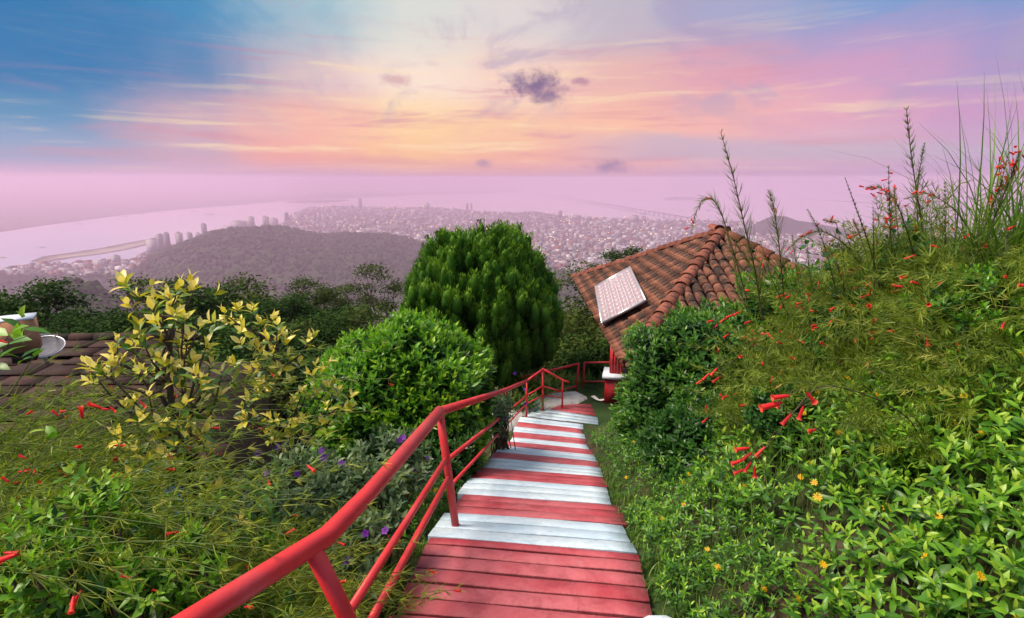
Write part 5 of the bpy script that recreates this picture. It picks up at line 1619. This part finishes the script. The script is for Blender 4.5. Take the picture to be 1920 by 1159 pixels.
firecracker('thin tangle of stems between the handrail and the yellow-leaved shrub', [(-1.25, 2.5, .3), (-1.6, 2.8, .4), (-1.05, 1.9, .2)], 110, .75, (.7, -.1), 8, 34, .08, .5, .65, .03, .0038, (.3, 1.0))
# right bank
firecracker('big firecracker plant crowning the bank above the trimmed shrub', [(3.0, 5.0, .6), (3.4, 5.6, .6)], 150, 1.0, (-.5, -.4), 80, 41, .10, .8, .55, .068, .0058, (.2, .95),
            fl_px=[(1375, 590, 4.6, -14, 6, 0), (1390, 583, 4.6, -14, 8, 0), (1338, 600, 4.6, -12, 4, 0), (1360, 597, 4.6, -10, 8, 0), (1408, 602, 4.6, -12, 4, 0), (1330, 700, 4.2, -12, 12, 0), (1345, 690, 4.2, -12, 14, 0), (1352, 705, 4.2, -16, 12, 0), (1318, 712, 4.2, -12, 8, 0)])
firecracker('tangled firecracker plant on the middle of the bank', [(2.3, 3.9, .5), (2.9, 4.1, .6)], 170, .85, (-.6, -.5), 70, 42, .09, .8, .6, .06, .005, (.15, .9))
firecracker('firecracker plant with fat coral flowers leaning towards the camera', [(2.35, 2.7, .35), (2.7, 2.9, .4)], 90, .70, (-.8, -.3), 6, 43, .08, .6, .7, .05, .0042, (.25, .95),
            fl_px=[(1466, 755, 1.9, -40, 10, 0), (1480, 742, 1.9, -32, 4, 0), (1512, 735, 1.9, 16, 20, 0), (1506, 762, 1.9, -8, 24, 0), (1484, 776, 1.9, -18, 20, 0), (1405, 840, 2.0, -26, 3, 0), (1410, 848, 2.0, -18, 14, 0), (1435, 838, 2.0, -18, 18, 0), (1408, 866, 2.0, -12, 18, 0), (1415, 874, 2.0, 0, 20, 0), (1395, 862, 2.0, -24, 8, 0), (1396, 880, 2.0, -20, 8, 0)])
firecracker('dense firecracker thicket on top of the bank at the picture edge', [(3.6, 4.0, .7), (4.2, 4.4, .8), (3.4, 3.4, .5)], 230, .95, (-.3, -.3), 80, 44, .10, .9, .5, .06, .0055, (.2, 1.0))
firecracker('firecracker thicket behind the crest of the bank', [(4.4, 5.8, .8), (5.2, 6.0, .9), (4.0, 5.2, .6)], 200, 1.1, (-.2, -.2), 75, 45, .11, .9, .45, .07, .0065, (.2, .95))
firecracker('upright firecracker stems standing out of the thicket on the crest', [(3.5, 4.4, .7), (4.3, 5.0, .8), (3.0, 4.6, .5)], 90, 1.25, (-.3, -.3), 30, 47, .13, .8, .12, .06, .006, (.1, .8))
firecracker('upright firecracker stems on the middle of the bank', [(2.6, 3.5, .6), (3.2, 3.4, .6), (2.2, 4.2, .4)], 80, .95, (-.4, -.4), 24, 48, .11, .8, .15, .05, .005, (.1, .7))
firecracker('thin firecracker stems hanging over the near bank at the frame edge', [(3.2, 2.7, .5), (3.0, 3.2, .4)], 110, .95, (-.6, -.5), 22, 46, .09, .6, .65, .045, .0042, (.2, .95))

def flower_branch(label, pts, r0):
    pts = np.array([np.array(p) for p in pts], float)
    t = np.linspace(0, 1, len(pts)); tt = np.linspace(0, 1, 24)
    cur = np.stack([np.interp(tt, t, pts[:, i]) for i in range(3)], 1)
    for _ in range(6): cur[1:-1] = (cur[:-2] + 2 * cur[1:-1] + cur[2:]) / 4
    rt = thing('flower_branch', Vector(cur[0]), label, 'branch')
    MB().tube(cur, np.linspace(r0, r0 * .4, 24), 6).build('twig', M['stem_brown'], rt, True)
gb = Vector((2.15, 2.55, gz(2.15, 2.55)))
flower_branch('brown arching branch carrying the fat coral flowers', [gb, gb + Vector((-.02, -.05, .35)), at(1560, 712, 2.15), at(1520, 728, 2.0), at(1480, 785, 1.95), at(1440, 838, 1.97), at(1410, 862, 2.0)], .0032)
flower_branch('thin branch carrying red flowers across the tall glossy shrub', [at(1420, 640, 4.4), at(1390, 665, 4.3), at(1352, 695, 4.2), at(1318, 715, 4.2)], .004)
# tall single stems standing against the sky
def tall_stem(label, pts, whorl_l, fl=0, r0=.008, side=0):
    """horsetail-like stem through the given points, whorls of needles getting shorter upwards"""
    pts = np.array([np.array(p) for p in pts], float)
    t = np.linspace(0, 1, len(pts)); n = 26
    tt = np.linspace(0, 1, n)
    cur = np.stack([np.interp(tt, t, pts[:, i]) for i in range(3)], 1)
    for _ in range(3): cur[1:-1] = (cur[:-2] + 2 * cur[1:-1] + cur[2:]) / 4
    root = thing('wiry_plant', Vector(pts[0]), label, 'plant')
    mb = MB(); mb.tube(cur, np.linspace(r0, r0 * .28, n), 5, .5, False); mb.build('stem', M['stem_brown'], root)
    tan = nrm(np.gradient(cur, axis=0)); O, D, U, L_ = [], [], [], []
    for k in range(2, n):
        q = 8; th = rng.uniform(0, 6.28, q)
        aa = nrm(np.cross(tan[k], [.3, 1, .1])); bb = np.cross(tan[k], aa)
        sd_ = aa * np.cos(th)[:, None] + bb * np.sin(th)[:, None]
        O.append(np.repeat(cur[k][None], q, 0)); D.append(tan[k] * .9 + sd_ * .65); U.append(sd_ + .2 * rng.normal(size=(q, 3)))
        L_.append(whorl_l * (1.1 - k / n) ** 1.1 * rng.uniform(.6, 1.2, q) + .008)
    v, f, tn_ = inst(NEEDLE, np.concatenate(O), np.concatenate(D), np.concatenate(U), r0 * .7, np.concatenate(L_), rng.uniform(0, .6, sum(len(o) for o in O)))
    link('branchlets', mesh_from('branchlets', v, f, tn_), M['needle'], root)
    for i in range(fl):
        k = rng.integers(n // 2, n); put_flower(TFM, cur[k] + rng.normal(0, .02, 3), rng.normal(size=3) + A3_(-.5, 0, -.6), .04, root)
    return root
YS = 4.4
def px_path(pl, Y): return [at(x, y, Y) for x, y in pl]
tall_stem('tall wiry stem rising against the sky above the pavilion roof', px_path([(1430, 600), (1415, 500), (1395, 420), (1375, 330), (1352, 250)], YS), .30, 0)
tall_stem('tallest wiry stem of all, standing above the bank', px_path([(1745, 560), (1735, 470), (1722, 380), (1708, 290), (1700, 207)], 4.2), .28, 0)
tall_stem('second tall wiry stem close beside the tallest one', px_path([(1735, 520), (1722, 440), (1718, 360), (1726, 310), (1733, 272)], 4.3), .16, 0, .006)
tall_stem('wiry stem arched right over above the pavilion roof peak', px_path([(1400, 560), (1375, 470), (1352, 395), (1335, 370), (1315, 375), (1302, 405), (1297, 435)], YS), .16, 3, .006)
tall_stem('feathery upright stem in front of the pink haze', px_path([(1470, 560), (1462, 470), (1453, 400), (1443, 360)], YS), .26, 1, .006)
tall_stem('long thin bare stem leaning beside the seed heads', px_path([(1650, 540), (1630, 460), (1607, 395), (1585, 335)], 4.0), .05, 0, .006)
tall_stem('dark flowering stem with drooping red buds left of the tallest stem', px_path([(1690, 560), (1672, 480), (1668, 400), (1666, 315)], 4.0), .12, 8, .006)
tall_stem('arching flowering stem with drooping red buds at the crest', px_path([(1720, 500), (1700, 430), (1680, 375), (1650, 350), (1628, 352)], 4.0), .14, 12, .005)
tall_stem('long arched stem sweeping across in front of the tall grass', px_path([(1870, 560), (1830, 450), (1790, 390), (1740, 360), (1700, 372)], 3.6), .14, 4, .005)
tall_stem('short stem with red bud tips at the picture edge', px_path([(1830, 480), (1855, 400), (1875, 350), (1890, 290)], 3.6), .12, 12, .005)
tall_stem('red tipped stem at the far edge of the bank', px_path([(1860, 420), (1880, 370), (1900, 320), (1912, 285)], 3.6), .12, 8, .005)
tall_stem('leaning wiry stem between roof and seed heads', px_path([(1570, 560), (1555, 490), (1535, 430), (1515, 395)], 4.3), .12, 2, .005)
tall_stem('low arched stem over the layered tree', px_path([(1640, 540), (1590, 460), (1540, 430), (1500, 445), (1475, 470)], 4.2), .12, 3, .005)
tall_stem('thin upright stem just right of the leaning bare one', px_path([(1640, 560), (1638, 480), (1637, 390)], 4.0), .05, 0, .005)
tall_stem('thin upright stem under the tallest ones', px_path([(1770, 520), (1772, 440), (1772, 345)], 3.9), .10, 2, .005)
for i in range(16):
    x = 1390 + i * 34 + random.uniform(-12, 12); y1 = random.uniform(405, 500)
    tall_stem('one of the many short wiry stems fringing the crest of the bank', px_path([(x + 20, 590), (x + random.uniform(-15, 15), (590 + y1) / 2), (x + random.uniform(-35, 20), y1)], random.uniform(3.9, 5.0)), random.uniform(.12, .24), random.choice((0, 1, 3)), .0045)['group'] = 'short wiry stems along the crest'

# ------------------------------------------------------------------ grasses
def grass_clump(name, label, bases, n, L, width, lean, mat, tint=(.2, .9), spread=.5, cat='grass', kind=None, seed=1, keep=None):
    r_ = np.random.default_rng(seed); b = np.array(bases, float)
    ch = r_.integers(0, len(b), n); rr = b[ch, 2] * np.sqrt(r_.uniform(0, 1, n)); a = r_.uniform(0, 6.28, n)
    x, y = b[ch, 0] + rr * np.cos(a), b[ch, 1] + rr * np.sin(a)
    if keep is not None:
        k = keep(x, y); x, y = x[k], y[k]; n = len(x)
    O = np.stack([x, y, ground_z(x, y) - .02], 1)
    hd = nrm(np.stack([lean[0] + r_.normal(0, spread, n), lean[1] + r_.normal(0, spread, n), np.zeros(n)], 1))
    bend = r_.uniform(.1, 1.0, n)[:, None]
    Ls = (L * r_.uniform(.55, 1.1, n))[:, None]
    seg = 6; V, F2, T = [], [], []
    side = np.cross(hd, A3_(0, 0, 1)); side = nrm(side + .2 * r_.normal(size=(n, 3)))
    for k in range(seg + 1):
        t = k / seg
        c = O + A3_(0, 0, 1) * Ls * (t - .45 * bend * t ** 2.4) + hd * Ls * bend * .75 * t ** 2
        w = width * (1 - t ** 1.7) * .5 + .0004
        V += [c - side * w, c + side * w]
    V = np.stack(V, 1).reshape(-1, 3)
    m_ = 2 * (seg + 1)
    tri = []
    for k in range(seg): tri += [(2 * k, 2 * k + 1, 2 * k + 3), (2 * k, 2 * k + 3, 2 * k + 2)]
    F2 = (np.array(tri)[None] + (np.arange(n) * m_)[:, None, None]).reshape(-1, 3)
    T = np.repeat(np.clip(r_.uniform(tint[0], tint[1], n), 0, 1), m_)
    x0, y0 = b[:, 0].mean(), b[:, 1].mean()
    if kind == 'stuff':
        return tag(link(name, mesh_from(name, V, F2, T), mat), label, cat, kind='stuff')
    root = thing(name, Vector((x0, y0, gz(x0, y0))), label, cat)
    link('foliage', mesh_from('foliage', V, F2, T), mat, root)
    return root
tg = np.array(at(1840, 600, 3.7))
grass_clump('tall_grass', 'tall clump of long green grass blades at the picture edge', [(tg[0], 3.7, .22), (tg[0] + .2, 3.6, .2)], 330, 2.0, .015, (.15, -.1), M['grass'], (.2, .85), .55, 'grass clump', None, 51)
tg2 = np.array(at(1740, 600, 4.2))
grass_clump('tall_grass', 'thinner grass clump left of the tall one on the crest', [(tg2[0], 4.2, .3)], 110, 1.4, .011, (-.2, 0), M['grass'], (.2, .9), .6, 'grass clump', None, 52)
grass_clump('path_weeds', 'short grass and weeds along both edges of the path', [(.95 + .01 * i, 1.8 + .55 * i, .22) for i in range(15)] + [(-.75 + .045 * i, 2.2 + .55 * i, .16) for i in range(14)] + [(1.2, 2.4, .3), (1.2, 3.0, .3), (1.25, 3.6, .3), (1.3, 4.2, .3)], 6500, .15, .007, (0, -.2), M['grass'], (.1, .95), .9, 'grass', 'stuff', 53,
            keep=lambda x, y: np.abs(x - np.interp(y, PY, PX)) > PW / 2 - .01)
grass_clump('slope_grass', 'bright meadow grass on the slope left of the round bush', [(-3.0, 5.6, 1.1), (-2.4, 4.6, .8), (-3.6, 6.8, 1.2), (-2.0, 3.9, .5), (-4.2, 5.2, 1.0)], 7000, .38, .011, (.1, -.1), M['grass'], (.45, 1.0), .9, 'grass', 'stuff', 54)
grass_clump('bank_grass', 'fine wild grass threaded through the plants of the bank', [(2.2, 3.2, .7), (3.0, 3.8, .9), (3.6, 4.8, 1.0), (2.4, 4.6, .6), (4.4, 5.0, .9), (2.9, 2.6, .5)], 5200, .55, .005, (-.3, -.3), M['grass'], (.2, 1.0), .9, 'grass', 'stuff', 55,
            keep=lambda x, y: x > np.interp(y, PY, PX) + PW / 2 + .3)
grass_clump('corner_grass', 'fine wild grass among the plants of the near left corner', [(-1.6, 2.0, .6), (-2.2, 2.4, .6), (-2.8, 3.0, .7), (-1.2, 2.3, .35)], 3200, .60, .0045, (.6, -.1), M['grass'], (.3, 1.0), .7, 'grass', 'stuff', 56,
            keep=lambda x, y: x < np.interp(y, PY, PX) - PW / 2 - .12)
def bamboo_grass(label, px, py, Y, n, L):
    p = at(px, py, Y); root = thing('leafy_reed', p, label, 'plant')
    P = np.array(p) + rng.normal(0, .12, (n, 3)) * np.array([2.2, 1, .6]); D = nrm(A3_(0, 0, 1) + .5 * unit(n))
    O, DD, U, W_, L_, T = shoots(P, D, 3, L, L * .7, .3, 1.0, .6, .25, .45, 1.0, .13)
    v, f, t = inst(LEAF8, O, DD, U, W_, L_, T); link('foliage', mesh_from('foliage', v, f, t), M['grass'], root)
for lb, px, py, Y, n, L in (('pale reed leaves behind the short sloping railing', 1045, 735, 13.6, 60, .42), ('pale reeds between the bend of the handrail and the conifer', 1000, 735, 12.6, 55, .40), ('pale reeds growing in the gap of the landing railings', 1108, 738, 13.9, 36, .45), ('reeds low beside the whitewashed kerb', 965, 765, 11.8, 45, .36)):
    bamboo_grass(lb, px, py, Y, n, L)
# fountain grass seed heads
def seed_head(label, px_pts, Y):
    pts = np.array([np.array(at(x, y, Y)) for x, y in px_pts]); root = thing('seed_head', Vector(pts[0]), label, 'grass')
    MB().tube(pts, [.003] * len(pts), 4, .5, False).build('stalk', M['stem_green'], root)
    a, b_ = pts[-2], pts[-1]; n = 130; f = rng.uniform(0, 1, n)
    O = a + (b_ - a) * f[:, None]; d = nrm(b_ - a)
    v, fc, t = inst(NEEDLE, O, d * .8 + .9 * unit(n), unit(n), .003, .030 * np.sin(math.pi * (f * .8 + .12)) + .004, rng.uniform(0, 1, n))
    link('spike', mesh_from('spike', v, fc, t), M['seed'], root)
seed_head('drooping tan seed head over the layered tree', [(1590, 560), (1580, 470), (1568, 418), (1545, 412)], 3.9)
seed_head('curved tan seed head right of the drooping one', [(1640, 560), (1625, 480), (1612, 440), (1600, 412)], 3.9)
seed_head('upright tan seed head by the tall red-budded stems', [(1690, 540), (1684, 440), (1680, 400), (1676, 350)], 3.9)
seed_head('long tan seed head in front of the pavilion roof', [(1385, 560), (1378, 500), (1372, 470), (1362, 435)], 4.2)

# broad-leaved weeds
def on_ground(px, py):
    d = ray(px, py); t = .8
    while t < 40:
        p = d * t
        if p.z < gz(p.x, p.y): break
        t *= 1.015
    return d * t
def broad_weed(label, px, py, Y, n, L, mat, spread=.10):
    p = np.array(at(px, py, Y)) if Y else np.array(on_ground(px, py)) + (0, 0, .12); root = thing('leafy_weed', Vector(p), label, 'plant')
    P = p + rng.normal(0, spread, (n, 3)); D = nrm(A3_(0, -.2, 1) + .5 * unit(n))
    O, DD, U, W_, L_, T = shoots(P, D, 2, L, L * .75, .5, 1.2, .7, .25, .5, .95, .50)
    foliage(root, mat, LEAF8, 'weed', O, DD, U, W_, L_, T, min(60, len(O)), score=facing(O, DD))
    s_ = MB()
    g0 = A3_(p[0] - .25, p[1] + .15, 0); g0[2] = gz(g0[0], g0[1]) - .05
    if px < 100: g0 = A3_(p[0] - .7, p[1] + .1, p[2] - .55)
    for q in P[:5]: s_.tube([q, q * .8 + g0 * .2 + A3_(rng.normal(0, .03), 0, -.05), q * .4 + g0 * .6 + rng.normal(0, .06, 3), g0], [.0022, .003, .0035, .004], 4, .5, False)
    s_.build('stems', M['stem_green'], root)
broad_weed('bright broad leaves in front of the carton box', 25, 655, 1.9, 7, .085, M['daisy_leaf'], .05)
broad_weed('broad serrated leaves low in the near left corner', 40, 1010, 1.9, 16, .085, M['daisy_leaf'], .14)
broad_weed('broad leaves beside the blue sheet', 160, 935, 2.4, 12, .08, M['daisy_leaf'], .12)
broad_weed('heart-shaped leaves climbing the stems below the tallest one', 1715, 440, 4.0, 9, .07, M['hedge'], .09)
broad_weed('leafy weed on the crest beside the pavilion roof', 1500, 480, 4.2, 9, .08, M['hedge'], .10)
broad_weed('bright leaves against the roof hip tiles', 1348, 590, 0, 9, .10, M['daisy_leaf'], .08)
broad_weed('leafy sprig on the middle of the bank', 1370, 850, 0, 14, .085, M['daisy_leaf'], .12)
broad_weed('green leafy patch under the fat coral flowers', 1500, 830, 0, 16, .06, M['daisy_leaf'], .14)

# leafy clumps that break up the bank
for i, (px, py, r_, mt, lb) in enumerate([(1405, 690, .42, 'hedge', 'dark leafy clump between the glossy shrub and the fat coral flowers'), (1480, 640, .45, 'bush', 'leafy clump at the foot of the tall stem above the pavilion'), (1590, 700, .40, 'hedge', 'dark leafy clump in the middle of the bank under wiry stems'),
                                     (1690, 620, .45, 'hedge', 'leafy clump below the tallest wiry stem'), (1800, 690, .42, 'bush', 'leafy clump below the tall grass on the bank'), (1890, 610, .40, 'hedge', 'dark leafy clump at the far edge of the bank'), (1450, 860, .26, 'hedge', 'low dark clump under the fat coral flowers')]):
    g = np.array(on_ground(px, py)); s_ = max(.6, g[1] / 4.5)
    dome_bush('leafy_clump', lb, 'bush', g + A3_(0, -.1, .38), (r_ * s_, r_ * s_, r_ * .8 * s_), gz(g[0], g[1]) - .1, 330, .085 * s_, M[mt], 60, (.1, .85), 20 + i, .25)

# leafy clumps of the near left corner
for i, (px, py, Y, r_, lb) in enumerate([(175, 1000, 2.0, .20, 'leafy clump among the thin stems below the blue sheet'), (90, 1090, 1.75, .18, 'leafy clump at the bottom corner of the picture'), (330, 1085, 1.9, .17, 'leafy clump beside the nearest stretch of handrail'), (250, 1130, 1.75, .15, 'small leafy clump at the bottom edge before the handrail')]):
    c_ = np.array(at(px, py, Y))
    dome_bush('leafy_clump', lb, 'bush', c_, (r_ * 1.2, r_, r_), gz(c_[0], c_[1]) - .05, 80, .060, M['daisy_leaf'], 60, (.5, 1.0), 40 + i, .25)
for i, (px, py, n, L, lb) in enumerate([(1480, 560, 55, .75, 'loose grass tuft beside the pavilion roof'), (1590, 545, 60, .85, 'loose grass tuft below the seed heads'), (1680, 545, 60, .9, 'loose grass tuft under the red-budded stems'), (1780, 560, 70, 1.0, 'loose grass tuft left of the tall grass clump'), (1900, 600, 80, 1.2, 'loose grass tuft at the very edge of the bank'), (1640, 700, 50, .6, 'loose grass tuft in the middle of the bank')]):
    g = on_ground(px, py)
    grass_clump('grass_tuft', lb, [(g.x, g.y, .22)], n, L, .009, (-.2, -.1), M['grass'], (.1, 1.0), .8, 'grass clump', None, 70 + i)

# ------------------------------------------------------------------ haze: the air between the garden and the strait
hm, hn, hout = newmat('haze_air')
pv = hn.n('ShaderNodeVolumePrincipled')
pv.inputs['Color'].default_value = (.92, .62, .85, 1)
pv.inputs['Density'].default_value = .00017
pv.inputs['Anisotropy'].default_value = .22
hn.t.links.new(pv.outputs[0], hout.inputs['Volume'])
hz_ = MB().box((0, 20000, (SEA - 30 + 45.0) / 2), (46000, 26000, (45.0 + 30 - SEA) / 2)).build('haze', hm)
tag(hz_, 'thin pinkish morning haze filling the air over the strait', 'haze', kind='stuff')
